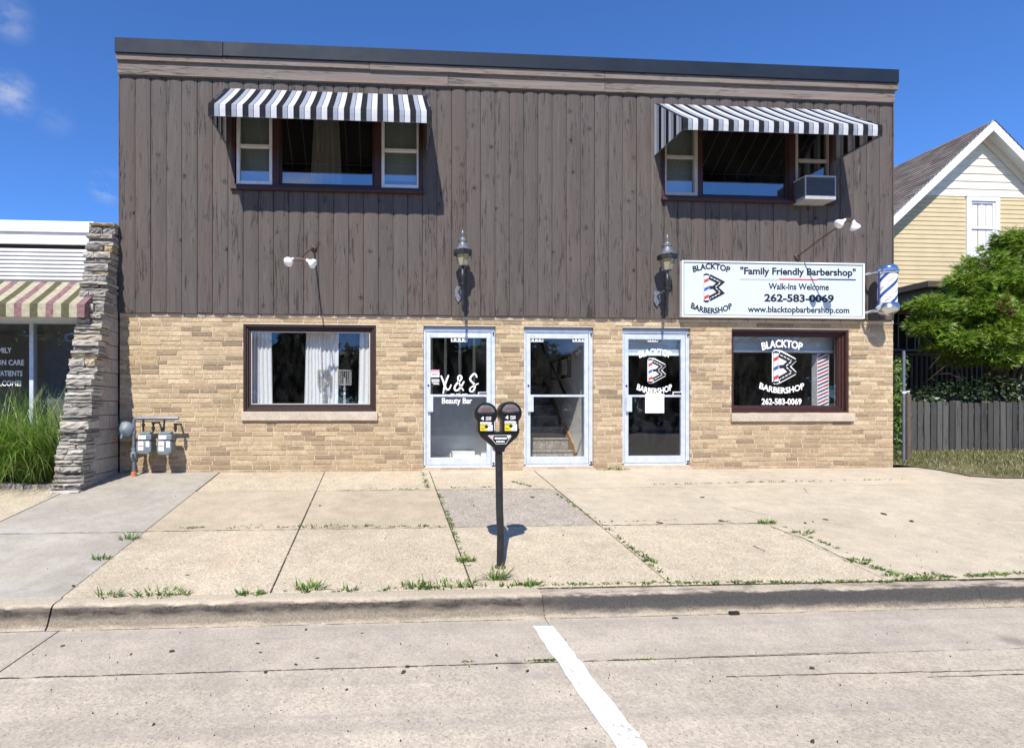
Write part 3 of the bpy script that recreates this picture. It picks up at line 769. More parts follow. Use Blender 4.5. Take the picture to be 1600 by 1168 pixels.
# ------------------------------------------------------------------ lettering and emblem
def emblem(x, z, h, y, white_first, mats):
    """pole-and-road letter emblem, x = left of pole, z = foot, h = height. Returns MB with material slots black,white,red,blue"""
    m = MB(); pw = .165*h; z0, z1 = z+.07*h, z+.93*h
    def P(px,pz): return (x+px*h, z+pz*h)
    e = .0012
    if white_first:   # white keyline behind everything
        m.flat_xz([P(-.035,.06),P(.03,-.02),P(.14,-.02),P(.26,.03),P(.72,.275),P(.745,.36),P(.575,.535),P(.745,.69),P(.72,.775),P(.26,1.02),P(.14,1.03),P(.03,1.03),P(-.035,.95)], y, 1)
        yb = y-e
    else: yb = y
    def band(pts, m_, yy): m.flat_xz([P(*p) for p in pts], yy, m_)
    # the road: one zigzag black carriageway with a dashed centre line
    def thick(pts, w, yy, mi):
        n = len(pts); Lf = []; Rt = []
        for i in range(n):
            a = Vector(pts[max(i-1,0)]); p = Vector(pts[i]); b = Vector(pts[min(i+1,n-1)])
            d1 = (p-a).normalized() if i else (b-p).normalized(); d2 = (b-p).normalized() if i < n-1 else d1
            n1 = Vector((-d1.y,d1.x)); n2 = Vector((-d2.y,d2.x)); mt = (n1+n2).normalized(); k = w/max(.42, mt.dot(n1)); Lf.append(p+mt*k); Rt.append(p-mt*k)
        for i in range(n-1): m.flat_xz([P(*Rt[i]),P(*Rt[i+1]),P(*Lf[i+1]),P(*Lf[i])], yy, mi)
    road = [(.19,.895),(.60,.70),(.395,.525),(.60,.34),(.19,.125)]
    thick(road, .092, yb, 0)
    thick([(.19,.515),(.42,.525)], .055, yb-.3*e, 0)
    def dash(p, q, w=.012):
        a, b = Vector(p), Vector(q); L = (b-a).length; k = 0.04
        while k < L-.05:
            s0 = a+(b-a)*k/L; s1 = a+(b-a)*min(k+.085,L-.02)/L; thick([tuple(s0),tuple(s1)], w, yb-2*e, 1); k += .12
    for a,b in zip(road,road[1:]): dash(a,b)
    # pole
    m.flat_xz([(x,z0),(x+pw,z0),(x+pw,z1),(x,z1)], yb-3*e, 1)
    n = 6; st = (z1-z0)/n
    for k in range(-1, n+1):
        if k % 2: continue
        mm = 3 if (k//2) % 2 == 1 else 2
        a = z0+k*st+.02*h; rise = .075*h
        q = [(x+.012*h,a),(x+pw-.012*h,a+rise),(x+pw-.012*h,a+rise+st*.82),(x+.012*h,a+st*.82)]
        q = [(p,min(max(r,z0+.01*h),z1-.01*h)) for p,r in q]
        if q[3][1]-q[0][1] > .01*h: m.flat_xz(q, yb-4*e, mm)
    for s,zb in ((1,z1),(-1,z0)):
        pts = [(x-.025*h,zb),(x+pw+.025*h,zb),(x+pw+.02*h,zb+s*.035*h),(x+pw*.65,zb+s*.07*h),(x+pw*.35,zb+s*.07*h),(x-.02*h,zb+s*.035*h)]
        m.flat_xz(pts, yb-4*e, 0)
    m.tube([(x,yb-4*e,z0),(x,yb-4*e,z1)], .006*h, 4, 0); m.tube([(x+pw,yb-4*e,z0),(x+pw,yb-4*e,z1)], .006*h, 4, 0)
    return m
EM = [M['ink'], M['lettering_white'], M['red'], M['blue']]
def line_text(mb, s, u0, u1, v_base, v_top, y, bold=.012, arc_px=0, u_ref=None, m=None, space=1.0):
    """text fitted between photo columns u0..u1 with baseline row v_base and cap row v_top, on plane y"""
    xa, zb = wall(u0, v_base, y); xb, _ = wall(u1, v_base, y); _, zt = wall((u0+u1)/2, v_top, y); _, zb2 = wall((u0+u1)/2, v_base, y)
    sc = (zt-zb2)/max(1e-6, (v_base-v_top))
    put_text(mb, s, (xa+xb)/2, zb2, y, xb-xa, zt-zb2, bold, arc_px*sc, space, m)

# the big shop sign
ysf = -.115
sx0, sz1 = wall(1065.5, 406.5, ysf); sx1, sz0 = wall(1351, 498, ysf)
S = thing('shop_sign', ((sx0+sx1)/2, ysf, sz0), 'long white barbershop sign board with phone number on the brown siding', 'sign')
mb = MB(); mb.box(sx0+.012, sx1-.012, ysf+.006, -.045, sz0+.012, sz1-.012); face = mb.build('sign_board', M['signface'], S)
mb = MB(); ring(mb, (sx0,sx1,sz0,sz1), .022, ysf-.004, -.05); mb.build('sign_frame', M['white'], S, bevel=.003)
yt = ysf+.004
mb = MB(); ring(mb, (sx0+.030,sx1-.030,sz0+.030,sz1-.030), .006, yt, yt+.001); mb.build('border_line', M['ink'], S)
mb = MB()
def sp(px, py): return (1070+px/5.517, 400+py/5.517)
def sline(s, a, b, base, top, **k):
    u0,_ = sp(a,0); u1,_ = sp(b,0); line_text(mb, s, u0, u1, sp(0,base)[1], sp(0,top)[1], yt, **k)
sline('"Family Friendly Barbershop"', 478, 1474, 162, 100, bold=.030)
sline('Walk-Ins Welcome', 722, 1242, 289, 236, bold=.024)
sline('262-583-0069', 685, 1285, 393, 328, bold=.034)
sline('www.blacktopbarbershop.com', 543, 1418, 486, 434, bold=.024)
sline('BLACKTOP', 74, 386, 142, 92, bold=.038, arc_px=5.6)
sline('BARBERSHOP', 50, 412, 446, 398, bold=.036, arc_px=-8.5)
mb.build('lettering', M['ink'], S, recalc=False)
mb = MB()
for a,b,mm in ((478,812,0),(812,1146,1),(1146,1474,2)):
    p = wall(*sp(a,201),yt); q = wall(*sp(b,203),yt); h = .010 if mm else .012
    zc = (p[1]+q[1])/2
    mb.flat_xz([(p[0],zc-h),(q[0],zc-h),(q[0],zc+h),(p[0],zc+h)], yt, mm)
mb.build('tricolour_rule', [M['grey'],M['red'],M['navy']], S, recalc=False)
ex, ez = wall(*sp(166,398), yt); _, ezt = wall(*sp(166,150), yt)
emblem(ex, ez, ezt-ez, yt, False, EM).build('emblem', EM, S, recalc=False)

# lettering on the display window and doors (white vinyl on the outside of the pane)
def emblem_set(parent, y, top, bot, pole, extra=None):
    m = MB()
    line_text(m, 'BLACKTOP', *top, y, bold=.03, arc_px=top_arc); line_text(m, 'BARBERSHOP', *bot, y, bold=.03, arc_px=-bot_arc)
    if extra: line_text(m, extra[0], *extra[1:], y, bold=.03)
    m.build('lettering', M['lettering_white'], parent, recalc=False)
    x, zb = wall(pole[0], pole[2], y); _, zt = wall(pole[0], pole[1], y)
    emblem(x, zb, zt-zb, y-.001, True, EM).build('emblem', EM, parent, recalc=False)
top_arc, bot_arc = 5, 8
emblem_set(wr, .120, (1191,1253,547,535.5), (1186,1257.5,606,597), (1208,548,599), ('262-583-0069',1190,1252.5,631.5,622))
top_arc, bot_arc = 4.5, 7
emblem_set(d3['frame'], .052, (999,1048,559,549), (994.5,1051,608,599), (1013,560,598))
mb = MB(); xx0,zz1 = wall(1008,615,.03); xx1,zz0 = wall(1037.5,645,.03); mb.box(xx0,xx1,.026,.030,zz0,zz1); mb.build('paper_notice', M['paper'], d3['frame'])
mb = MB()
for u,v,w_ in ((1061,616,13),(758,615,13)):
    pass
# X & S in brush strokes, then the words under it
def zp(px, py): return (660+px/9.733, 500+py/9.733)
mb = MB(); yv = .050
def smooth_path(pts, n=5):
    P = [Vector((*p,0)) for p in pts]; out = []
    for i in range(len(P)-1):
        a = P[max(i-1,0)]; b = P[i]; c = P[i+1]; d = P[min(i+2,len(P)-1)]
        for k in range(n):
            t = k/n; out.append(.5*((2*b)+(c-a)*t+(2*a-5*b+4*c-d)*t*t+(3*b-a-3*c+d)*t**3))
    out.append(P[-1]); return [(p.x,p.y) for p in out]
def brush(pts, r=.0125):
    q = smooth_path(pts); P = []; 
    for p in q:
        x,z = wall(*zp(*p), yv); P.append((x,z))
    n = len(P)
    for i in range(n-1):
        pass
    vs = []; 
    for i in range(n):
        a = P[max(0,i-1)]; b = P[min(n-1,i+1)]; dx,dz = b[0]-a[0], b[1]-a[1]; L = hypot(dx,dz) or 1
        w_ = r*(.75+.35*sin(pi*min(1,i/(n-1)+.15)))
        vs += [(P[i][0]-dz/L*w_, yv-.0004*brush.k, P[i][1]+dx/L*w_), (P[i][0]+dz/L*w_, yv-.0004*brush.k, P[i][1]-dx/L*w_)]
    mb.add(vs, [(2*i,2*i+1,2*i+3,2*i+2) for i in range(n-1)])
    for c in (P[0],P[-1]): mb.flat_xz([(c[0]+r*.8*cos(t*pi/5), c[1]+r*.8*sin(t*pi/5)) for t in range(10)], yv-.0004*brush.k-.0002)
    brush.k += 1
brush.k = 0
for st in ([(285,850),(318,930),(340,1000),(375,1055),(408,1045),(436,985)],[(395,842),(355,945),(330,1040),(316,1108)],
           [(630,935),(588,1010),(545,1058),(503,1066),(488,1030),(515,975),(570,920),(597,878),(582,845),(550,850),(540,895),(560,960),(592,1020),(622,1065)],
           [(826,865),(808,822),(775,820),(735,865),(728,905),(760,945),(795,985),(790,1045),(755,1085),(722,1072),(728,1035),(780,995),(846,965)]): brush(st)
line_text(mb, 'Beauty Bar', 690.5, 737.5, 630, 620.8, yv, bold=.016)
for k in range(12):
    if k in (3,7): continue
    u = 704+k*2.25; p = wall(u,616.5,.028); q = wall(u+1.6,614.8,.028); mb.flat_xz([(p[0],p[1]),(q[0],p[1]),(q[0],q[1]),(p[0],q[1])], .028)
mb.build('lettering', M['lettering_white'], d1['frame'], recalc=False)
def card(name, parent, u0,u1,v0,v1,y,mats,rows=(),dark=1,d=.003):
    m = MB(); a,zt = wall(u0,v0,y); b,zb = wall(u1,v1,y); m.box(a,b,y,y+d,zb,zt,0)
    for fr0,fr1,g0,g1,mm in rows:
        m.flat_xz([(a+(b-a)*fr0,zt+(zb-zt)*g1),(a+(b-a)*fr1,zt+(zb-zt)*g1),(a+(b-a)*fr1,zt+(zb-zt)*g0),(a+(b-a)*fr0,zt+(zb-zt)*g0)], y-.0012, mm)
    return m.build(name, mats, parent, recalc=True)
card('paper_notice', d1['frame'], 673,686.5,577.5,589,.050, [M['paper'],M['pink'],M['ink']], [(0,1,0,.35,1),(.12,.9,.5,.58,2),(.12,.7,.7,.78,2)])
card('hours_notice', d1['frame'], 673.5,687.5,591.5,602,.050, [M['ink'],M['lettering_white']], [(.05,.9,.05,.16,1),(.05,.95,.28,.40,1),(.1,.85,.52,.62,1),(.25,.9,.74,.84,1)])
card('mail_slot_card', d1['frame'], 747,762,612,616.5,.028, [M['greywhite'],M['ink']], [(.1,.92,.25,.8,1)])
card('mail_slot_card', d3['frame'], 1051,1066,611.5,618,.028, [M['greywhite'],M['ink']], [(.1,.92,.25,.8,1)])
def numbers(parent, s, u0,u1,v0,v1,y=.050):
    m = MB(); a,zt = wall(u0,v0,y); b,zb = wall(u1,v1,y); n = len(s); w_ = (b-a)/n
    for k,ch in enumerate(s):
        m.box(a+k*w_+.002,a+(k+1)*w_-.002,y,y+.003,zb,zt,0)
        put_text(m, ch, a+(k+.5)*w_, zb+(zt-zb)*.16, y-.0015, w_*(.34 if ch == '1' else .62), (zt-zb)*.7, .02, m=1)
    m.build('house_number', [M['paper'],M['ink']], parent, recalc=False)
numbers(d1['frame'], '1118', 704.5,730.5,525.8,534)
numbers(d2['frame'], '1118', 827,849,525.8,534); numbers(d2['frame'], '1116', 894.5,916,525.8,534)
numbers(d3['frame'], '1116', 1012,1028,528.5,534)

# ------------------------------------------------------------------ awnings
def awning(xa, xb, zt, zfront, zbot, p, label, side_visible, group, y0=-.055):
    A = thing('striped_awning', ((xa+xb)/2, y0, zbot), label, 'awning', group)
    m = MB(); L = xb-xa; per = L/13.33; yF = y0-p
    seq = [(.36,0),(.27,1),(.035,0),(.335,2)]
    def stripes(u0, u1):                      # breakpoints along the width
        out = []; k = 0; u = u0
        while u < u1-1e-4:
            for w_,mm in seq:
                e = min(u1, u+w_*per); out.append((u,e,mm)); u = e
                if u >= u1-1e-4: break
        return out
    sag = .012
    for a,b,mm in stripes(xa, xb):
        N = 5
        pr = [(y0+(yF-y0)*t/N, zt+(zfront-zt)*t/N - sag*sin(pi*t/N)) for t in range(N+1)]+[(yF-.004,zfront-.06),(yF+.003,zbot)]
        for (ya,za),(yb,zb) in zip(pr,pr[1:]): m.quad((a,ya,za),(b,ya,za),(b,yb,zb),(a,yb,zb), mm)
    cover = m
    # side panels, striped the same way from the wall to the front
    for x in (xa, xb):
        y = y0
        k = 0; ss = []
        d = 0
        while d < p-1e-4:
            for w_,mm in ((.30,2),(.25,1),(.05,2),(.40,0)):
                e = min(p, d+w_*per); ss.append((d,e,mm)); d = e
                if d >= p-1e-4: break
        for a,b,mm in ss:
            za, zb_ = zt+(zfront-zt)*a/p, zt+(zfront-zt)*b/p
            m.quad((x,y0-a,zbot),(x,y0-b,zbot),(x,y0-b,zb_),(x,y0-a,za), mm)
    # dark backing of the cloth, with the pale stripe edges showing through as thin lines
    N = 5; bk = [(y0+(yF-y0)*t/N, zt+(zfront-zt)*t/N - sag*sin(pi*t/N)-.005) for t in range(N+1)]+[(yF+.006,zfront-.06),(yF+.010,zbot+.002)]
    for a,b,mm in stripes(xa+.004, xb-.004):
        for (ya,za),(yb,zb) in zip(bk,bk[1:]):
            if mm == 2: m.quad((a,ya,za),(min(b,a+.012),ya,za),(min(b,a+.012),yb,zb),(a,yb,zb), 1); a2 = min(b,a+.012)
            else: a2 = a
            if b > a2+1e-5: m.quad((a2,ya,za),(b,ya,za),(b,yb,zb),(a2,yb,zb), 3)
    m.build('awning_fabric', [M['aw_black'],M['aw_grey'],M['aw_white'],M['aw_back']], A, recalc=False)
    f = MB(); e = .012; r = .010
    f.tube([(xa+e,yF+e,zbot+.01),(xb-e,yF+e,zbot+.01)], r, 6); f.tube([(xa+e,yF+e,zfront-.012),(xb-e,yF+e,zfront-.012)], r, 6)
    f.tube([(xa+e,y0-.01,zt-.02),(xb-e,y0-.01,zt-.02)], r, 6)
    for x in (xa+e, xb-e):
        f.tube([(x,y0-.005,zbot+.01),(x,yF+e,zbot+.01),(x,yF+e,zfront-.012),(x,y0-.01,zt-.025)], r, 6)
    f.build('awning_frame', M['steel'], A)
    return A
def aw_from(uT0,vT0,uT1,vT1, vB0,uB1,vB1, vF, p, label, sv, y0=-.055):
    xa,za = wall(uT0,vT0,y0); xb,zb = wall(uT1,vT1,y0)
    _,b0 = wall(uT0,vB0,y0); _,b1 = wall(uB1,vB1,y0)
    zt = (za+zb)/2; zbot = (b0+b1)/2
    print('awning', xa,xb,zt,zbot)
    return awning(xa,xb,zt,zbot+vF,zbot,p,label,sv,'striped awnings over the upper windows',y0)
PA = .80
a1 = aw_from(352,139,667.5,148,225,667.5,236,.155,PA,'black, grey and white striped awning over the left upper window',1)
a2 = aw_from(1022.5,162,1307,172,242.5,1307,252,.150,PA,'black, grey and white striped awning over the right upper window',0)

# ------------------------------------------------------------------ wall lanterns
def lantern(u, v_top, k, label):
    p = .27; y = -.05-p
    x, zt = wall(u, v_top, y); 
    def z(dv): return wall(u, v_top+dv, y)[1]
    s = (z(0)-z(100))/100
    Lr = thing('wall_lantern', (x, y, z(122)), label, 'lantern', 'post-top lanterns on the siding')
    c = (x, y, 0)
    post = MB(); post.lathe([(.004,z(120)),(.010,z(118)),(.013,z(112)),(.022,z(109)),(.016,z(106)),(.017,z(100)),(.024,z(84)),(.030,z(79)),(.042,z(78)),(.042,z(76)),(.028,z(75)),(.030,z(71)),(.046,z(68)),(.044,z(62)),(.034,z(57)),(.020,z(54)),(.014,z(50)),(.030,z(47)),(.010,z(46))], c, 18)
    post.build('post', M['blackmetal'], Lr, smooth=45)
    br = MB(); zz = z(84); br.prism_xz([(x-.050+.0,z(72)-.02),(x-.075,z(80)),(x-.075,z(92)),(x-.03,z(101)),(x+.02,z(92)),(x+.02,z(76))], -.075, -.045)
    br.tube([(x-.02,-.06,z(83)),(x-.012,-.18,z(80)),(x,y,z(78))], .016, 8); br.build('wall_bracket', M['lantern_top'], Lr, bevel=.003)
    # glass body: six-sided, flaring upwards
    g = MB(); g.lathe([(.060,z(47)),(.100,z(29))], c, 6, ph=pi/6); g.build('lantern_glass', M['amber'], Lr)
    cg = MB()
    for q in range(6):
        a = pi/6+q*pi/3
        cg.tube([(x+.062*cos(a),y+.062*sin(a),z(47.5)),(x+.103*cos(a),y+.103*sin(a),z(28))], .006, 5)
        cg.lathe([(.001,-.012),(.010,-.004),(.010,.004),(.001,.010)], (x+.066*cos(a),y+.066*sin(a),z(47.5)), 8)
    cg.lathe([(.066,z(48.5)),(.066,z(46.5))], c, 6, ph=pi/6)
    for q in range(4):
        a = pi/4+q*pi/2; cg.tube([(x+.055*cos(a),y+.055*sin(a),z(48)),(x+.018*cos(a),y+.018*sin(a),z(55))], .004, 5)
    cg.build('lantern_cage', M['lantern_top'], Lr)
    t = MB(); t.lathe([(.135,z(31)),(.138,z(25)),(.122,z(23.6))], c, 6, ph=pi/6); t.build('roof_rim', M['blackmetal'], Lr)
    t = MB(); t.lathe([(.128,z(24.6)),(.100,z(22.5)),(.075,z(18.5)),(.060,z(13)),(.052,z(11.5)),(.064,z(11)),(.064,z(8)),(.050,z(7.5)),(.040,z(5)),(.012,z(3.5)),(.012,z(1)),(.022,z(-1)),(.020,z(-4)),(.004,z(-8))], c, 12, ph=pi/6)
    t.build('lantern_roof', M['lantern_top'], Lr, smooth=35)
    return Lr
lantern(723, 367, 0, 'black post-top wall lantern above the X & S door')
lantern(1042.5, 374, 1, 'black post-top wall lantern beside the white sign')

# ------------------------------------------------------------------ twin floodlights on arms
def floodlight(base_uv, end_uv, p, bulbs, label, lean):
    xb, zb = wall(*base_uv, -.05); xe, ze = wall(*end_uv, -.05-p)
    T = thing('floodlight', (xb, -.05, zb), label, 'floodlight', 'twin floodlights on wall arms')
    m = MB(); m.lathe([(.045,0),(.045,-.02),(.030,-.035)], (xb,-.05,zb), 14, 'y'); m.build('wall_plate', M['copper'], T)
    m = MB(); e = Vector((xe,-.05-p,ze)); m.tube([(xb,-.07,zb),(xb+(xe-xb)*.5,-.05-p*.5,zb+(ze-zb)*.5+.01),tuple(e)], .011, 8); m.build('arm', M['copper'], T, smooth=50)
    m = MB(); P = [wall(u,v,-.05-p) for u,v,_ in bulbs]
    m.tube([(P[0][0],-.05-p,P[0][1]),(xe,-.05-p,ze),(P[1][0],-.05-p,P[1][1])], .013, 8)
    m.box(xe-.05,xe+.05,-.05-p-.018,-.05-p+.018,ze-.016,ze+.02); m.build('crossbar', M['copper'], T, bevel=.003)
    for (u,v,dr),(bx,bz) in zip(bulbs,P):
        d = Vector(dr).normalized(); m = MB()
        prof = [(.0,.018),(.03,.022),(.055,.034),(.085,.058),(.115,.064),(.130,.052),(.138,.022),(.140,.002)]
        R = d.to_track_quat('Z','Y').to_matrix(); vs = []; fs = []; n = 18
        for h,r in prof:
            for k in range(n):
                q = R @ Vector((r*cos(2*pi*k/n), r*sin(2*pi*k/n), h)); vs.append((bx+q.x, -.05-p+q.y, bz+q.z))
        for i in range(len(prof)-1):
            for k in range(n): fs.append((i*n+k,i*n+(k+1)%n,(i+1)*n+(k+1)%n,(i+1)*n+k))
        fs.append(tuple(range(n-1,-1,-1))); fs.append(tuple(range((len(prof)-1)*n,len(prof)*n)))
        m.add(vs,fs); m.build('bulb', M['bulb'], T, smooth=50)
floodlight((490,387),(467,405),.80,((458,404,(-.45,-.65,-.55)),(479,406,(.80,-.25,-.50))),'twin white floodlight arm above the curtained shop window',0)
floodlight((1245,401),(1326,343),.86,((1321,343,(-.75,.10,-.50)),(1333,344,(.35,.1,-.85))),'twin white floodlight arm above the white sign',1)

# ------------------------------------------------------------------ barber pole
yb = -.30; bx, bz0 = wall(1386.5, 493, yb); _, bz1 = wall(1386.5, 414, yb)
BP = thing('barber_pole', (bx, yb, bz0), 'blue and white striped barber pole in a chrome case at the corner', 'barber pole')
hz = bz1-bz0; c = (bx, yb, bz0); rr = .118
m = MB(); n = 48; rows = 26; z0, z1 = .24*hz, .84*hz; vs = []; fs = []; mt = []
for j in range(rows+1):
    z_ = z0+(z1-z0)*j/rows
    for k in range(n):
        a = 2*pi*k/n + 3.9*j/rows
        vs.append((bx+rr*cos(a), yb+rr*sin(a), bz0+z_))
for j in range(rows):
    for k in range(n):
        fs.append((j*n+k,j*n+(k+1)%n,(j+1)*n+(k+1)%n,(j+1)*n+k)); q = k % 16
        mt.append(1 if q < 4 else (2 if q == 11 and (j+k) % 7 < 4 else 0))
m.v = vs; m.f = fs; m.m = mt
m.build('striped_cylinder', [M['lettering_white'],M['blue_pole'] if 'blue_pole' in M else M['blue'],M['copper']], BP, smooth=60)
m = MB(); m.lathe([(rr+.012,.82*hz),(rr+.018,.84*hz),(rr+.018,.86*hz),(rr+.008,.865*hz),(rr+.020,.875*hz),(rr+.020,.895*hz),(rr+.005,.90*hz)], c, 28); m.build('top_collar', M['chrome'], BP, smooth=40)
m = MB(); m.lathe([(rr+.004,.90*hz),(rr+.006,.93*hz),(rr*.92,.97*hz),(rr*.7,1.0*hz),(rr*.35,1.018*hz),(.002,1.022*hz)], c, 28); m.build('dome', M['chromeblue'], BP, smooth=40)
m = MB(); m.lathe([(rr+.004,.245*hz),(rr+.012,.235*hz),(rr+.034,.17*hz),(rr+.038,.15*hz),(rr+.030,.14*hz)], c, 28); m.build('base_flare', M['chrome'], BP, smooth=40)
m = MB(); m.lathe([(rr+.026,.145*hz),(rr+.022,.09*hz),(rr*.85,.035*hz),(rr*.5,.008*hz),(.002,0)], c, 28); m.build('lower_dome', M['chrome'], BP, smooth=40)
m = MB()
m.box(bx-.142,bx-.120,-.31,-.285,bz0+.13*hz,bz0+.87*hz); m.build('back_rail', M['navy'], BP, bevel=.006)
for f_ in (.10,.87):
    m = MB()
    m.lathe([(.038,0),(.038,-.035),(.02,-.05)], (bx-.17,-.05,bz0+f_*hz), 14, 'y'); m.tube([(bx-.17,-.07,bz0+f_*hz),(bx-.16,-.25,bz0+f_*hz),(bx-.10,yb,bz0+f_*hz)], .022, 8)
    m.build('mounting_bracket', M['chrome'], BP, smooth=50)

# ------------------------------------------------------------------ window air conditioner
ya = -.30; ax0, az1 = wall(1259, 274, ya); ax1, az0 = wall(1306, 312, ya); wx0 = wx(1246,-.05); 
AC = thing('air_conditioner', ((ax0+ax1)/2, ya, az0), 'grey window air conditioner hanging out under the right awning', 'air conditioner')
m = MB(); m.box(ax0,ax1,ya+.01,-.03,az0+.055,az1); m.build('casing', M['acdark'], AC, bevel=.008)
m = MB(); m.box(ax0-.004,ax1+.004,ya,-.03,az0,az0+.055); m.box(ax0-.004,ax1+.004,ya,-.03,az1-.014,az1+.006); m.box(ax1-.012,ax1+.004,ya,-.03,az0+.055,az1-.014); m.box(ax0-.004,ax0+.010,ya,ya+.02,az0+.055,az1-.014); m.build('casing_trim', M['ac_trim'], AC, bevel=.004)
m = MB()
for k in range(9):
    z_ = az0+.075+k*(az1-az0-.10)/9; m.box(ax0+.014,ax1-.016,ya+.004,ya+.02,z_,z_+.008)
m.build('grille', M['blackmetal'], AC)

# ------------------------------------------------------------------ things behind the windows
def curtain(u0, u1, v0, v1, y, name, mat, label, group, seed, flare=0.0, folds=7, amp=.03):
    xa,zt = wall(u0,v0,y); xb,zb = wall(u1,v1,y); zt += .03; zb -= .04; m = MB(); rng = random.Random(seed); NX, NZ = folds*8, 10; amp = amp*.6; vs = []
    ph = [rng.uniform(.7,1.3) for _ in range(folds+2)]
    for j in range(NZ+1):
        t = j/NZ
        for k in range(NX+1):
            s = k/NX; w_ = 1+flare*(t-.5)
            x = (xa+xb)/2+(s-.5)*(xb-xa)*w_
            vs.append((x, y+amp*ph[int(s*folds)]*sin(2*pi*folds*s+.6*sin(t*3+seed))*(.7+.4*t), zt+(zb-zt)*t))
    m.add(vs, [(j*(NX+1)+k,j*(NX+1)+k+1,(j+1)*(NX+1)+k+1,(j+1)*(NX+1)+k) for j in range(NZ) for k in range(NX)])
    o = m.build(name, mat, None, smooth=80, recalc=False, loc=((xa+xb)/2, y, zb))
    return tag(o, label, 'curtain', group)
gc = 'curtains in the lower shop window'
curtain(392,425,516,636,.27,'window_curtain',M['curtain'],'pale curtain at the left edge of the lower shop window',gc,1,.12,5)
curtain(477,503,516,636,.27,'window_curtain',M['curtain'],'pale curtain left of the crystal lamps, falling straight',gc,2,.25,5)
curtain(502,529,516,636,.30,'window_curtain',M['curtain'],'pale curtain behind the left crystal lamp',gc,3,-.1,4)
curtain(561,585,516,636,.27,'window_curtain',M['curtain'],'narrow curtain at the right edge of the lower shop window',gc,4,.2,3)
cu = curtain(488,532,170,300,.25,'window_curtain',M['curtain_beige'],'beige curtain hanging in the middle of the left upper window',None,5,.35,5,.04)
for u0,u1,v0,v1,lab in ((372,425,150,283,'grey-green shade in the left sash of the left upper window'),(598,655,150,283,'grey-green shade in the right sash of the left upper window'),(1036,1090,165,330,'grey-green shade in the left sash of the right upper window')):
    xa,zt = wall(u0,v0,.10); xb,zb = wall(u1,v1,.10); m = MB(); m.box(xa,xb,.10,.104,zb,zt); m.tube([(xa,.102,zb),(xb,.102,zb)], .012, 8)
    o = m.build('roller_blind', M['shade'], None, loc=((xa+xb)/2,.10,zb)); tag(o, lab, 'window shade', 'shades in the upper sashes')
# crystal lamps on the window board
mb = MB(); mb.box(LW[0]+.03,LW[1]-.03,.16,.62,.80,.925); mb.build('window_board', M['trimwhite'], B)
def crystal_lamp(u, label, w):
    y = .22; x, z0 = wall(u, 634, y); z0 = max(z0,.928); T = thing('crystal_lamp', (x,y,z0), label, 'table lamp', 'crystal lamps in the lower shop window')
    m = MB(); m.lathe([(.055,0),(.05,.012),(.022,.03),(.018,.06),(.030,.075),(.016,.09),(.024,.12),(.014,.15),(.026,.18),(.014,.21),(.022,.25),(.010,.29),(.010,.42)], (x,y,z0), 12); m.build('lamp_base', M['crystal'], T, smooth=40)
    m = MB(); zt = z0+.52; zb = z0+.31
    for zz in (zt,zb): m.tube([(x+w*cos(2*pi*k/16),y+w*sin(2*pi*k/16),zz) for k in range(17)], .006, 5)
    for k in range(18):
        a = 2*pi*k/18
        for q in range(9): m.lathe([(.001,-.010),(.0085,0),(.001,.010)], (x+w*cos(a),y+w*sin(a),zb+(zt-zb)*(q+.5)/9), 5)
    m.build('lamp_shade', M['crystal'], T)
crystal_lamp(506, 'crystal lamp with bead shade in front of the curtain', .088)
crystal_lamp(538.5, 'crystal lamp with bead shade against the dark glass, right of its twin', .098)
# knee wall with turned spindles inside the first door
T = thing('room_divider', (1.2,1.62,.03), 'grey panelled divider with turned spindles behind the X & S door', 'divider')
zk = wall(715,619,1.62)[1]
mb = MB(); mb.box(.1,1.84,1.62,1.70,.03,zk); mb.build('knee_wall', M['knee'], T)
mb = MB(); mb.box(.1,1.84,1.605,1.62,.03,.10); mb.build('baseboard', M['trimwhite'], T, bevel=.003)
for u in (674,696,718.5,741,763):
    x = wx(u,1.66); m = MB(); zt = 2.45; h = zt-zk
    m.lathe([(.026,0),(.026,.07*h),(.016,.09*h),(.030,.13*h),(.014,.17*h),(.028,.36*h),(.030,.45*h),(.020,.74*h),(.014,.80*h),(.030,.84*h),(.016,.87*h),(.026,.89*h),(.026,h)], (x,1.66,zk), 10); m.build('spindle', M['knee'], T, smooth=40)
mb = MB(); bx0,_ = wall(706,712,1.45); bx1,_ = wall(741,712,1.45); mb.box(bx0,bx1,1.36,1.59,.032,.17); o = mb.build('storage_box', M['trimwhite'], None, bevel=.006, loc=((bx0+bx1)/2,1.48,.03)); tag(o, 'small white box on the floor behind the X & S door', 'box')
# two pictures on the stairwell wall
for k,(ya,yb_,lab) in enumerate(((1.15,1.52,'nearer small framed picture on the stairwell wall'),(1.72,2.10,'farther small framed picture on the stairwell wall'))):
    m = MB(); m.box(3.10,3.158,ya,yb_,1.42,1.78,0); m.box(3.096,3.10,ya+.05,yb_-.05,1.47,1.73,1); o = m.build('picture_frame', [M['darkwood'],M['plaster']], None, loc=(3.13,(ya+yb_)/2,1.42)); tag(o, lab, 'picture', 'pictures on the stairwell wall')
# roller blinds
def blind(u0,u1,v0,v1,y,label):
    xa,zt = wall(u0,v0,y); xb,zb = wall(u1,v1,y); T = thing('roller_blind', ((xa+xb)/2,y,zb), label, 'blind', 'half-drawn roller blinds of the barbershop')
    m = MB(); m.box(xa,xb,y,y+.004,zb+.02,zt); m.build('blind_fabric', M['blind'], T)
    m = MB(); m.box(xa,xb,y-.012,y+.012,zb-.018,zb+.02); m.build('bottom_bar', M['blindbar'], T, bevel=.004)
blind(1145,1301,515,549.5,.33,'grey roller blind in the barbershop window')
blind(979,1068,515,554,.16,'grey roller blind behind the barbershop door')
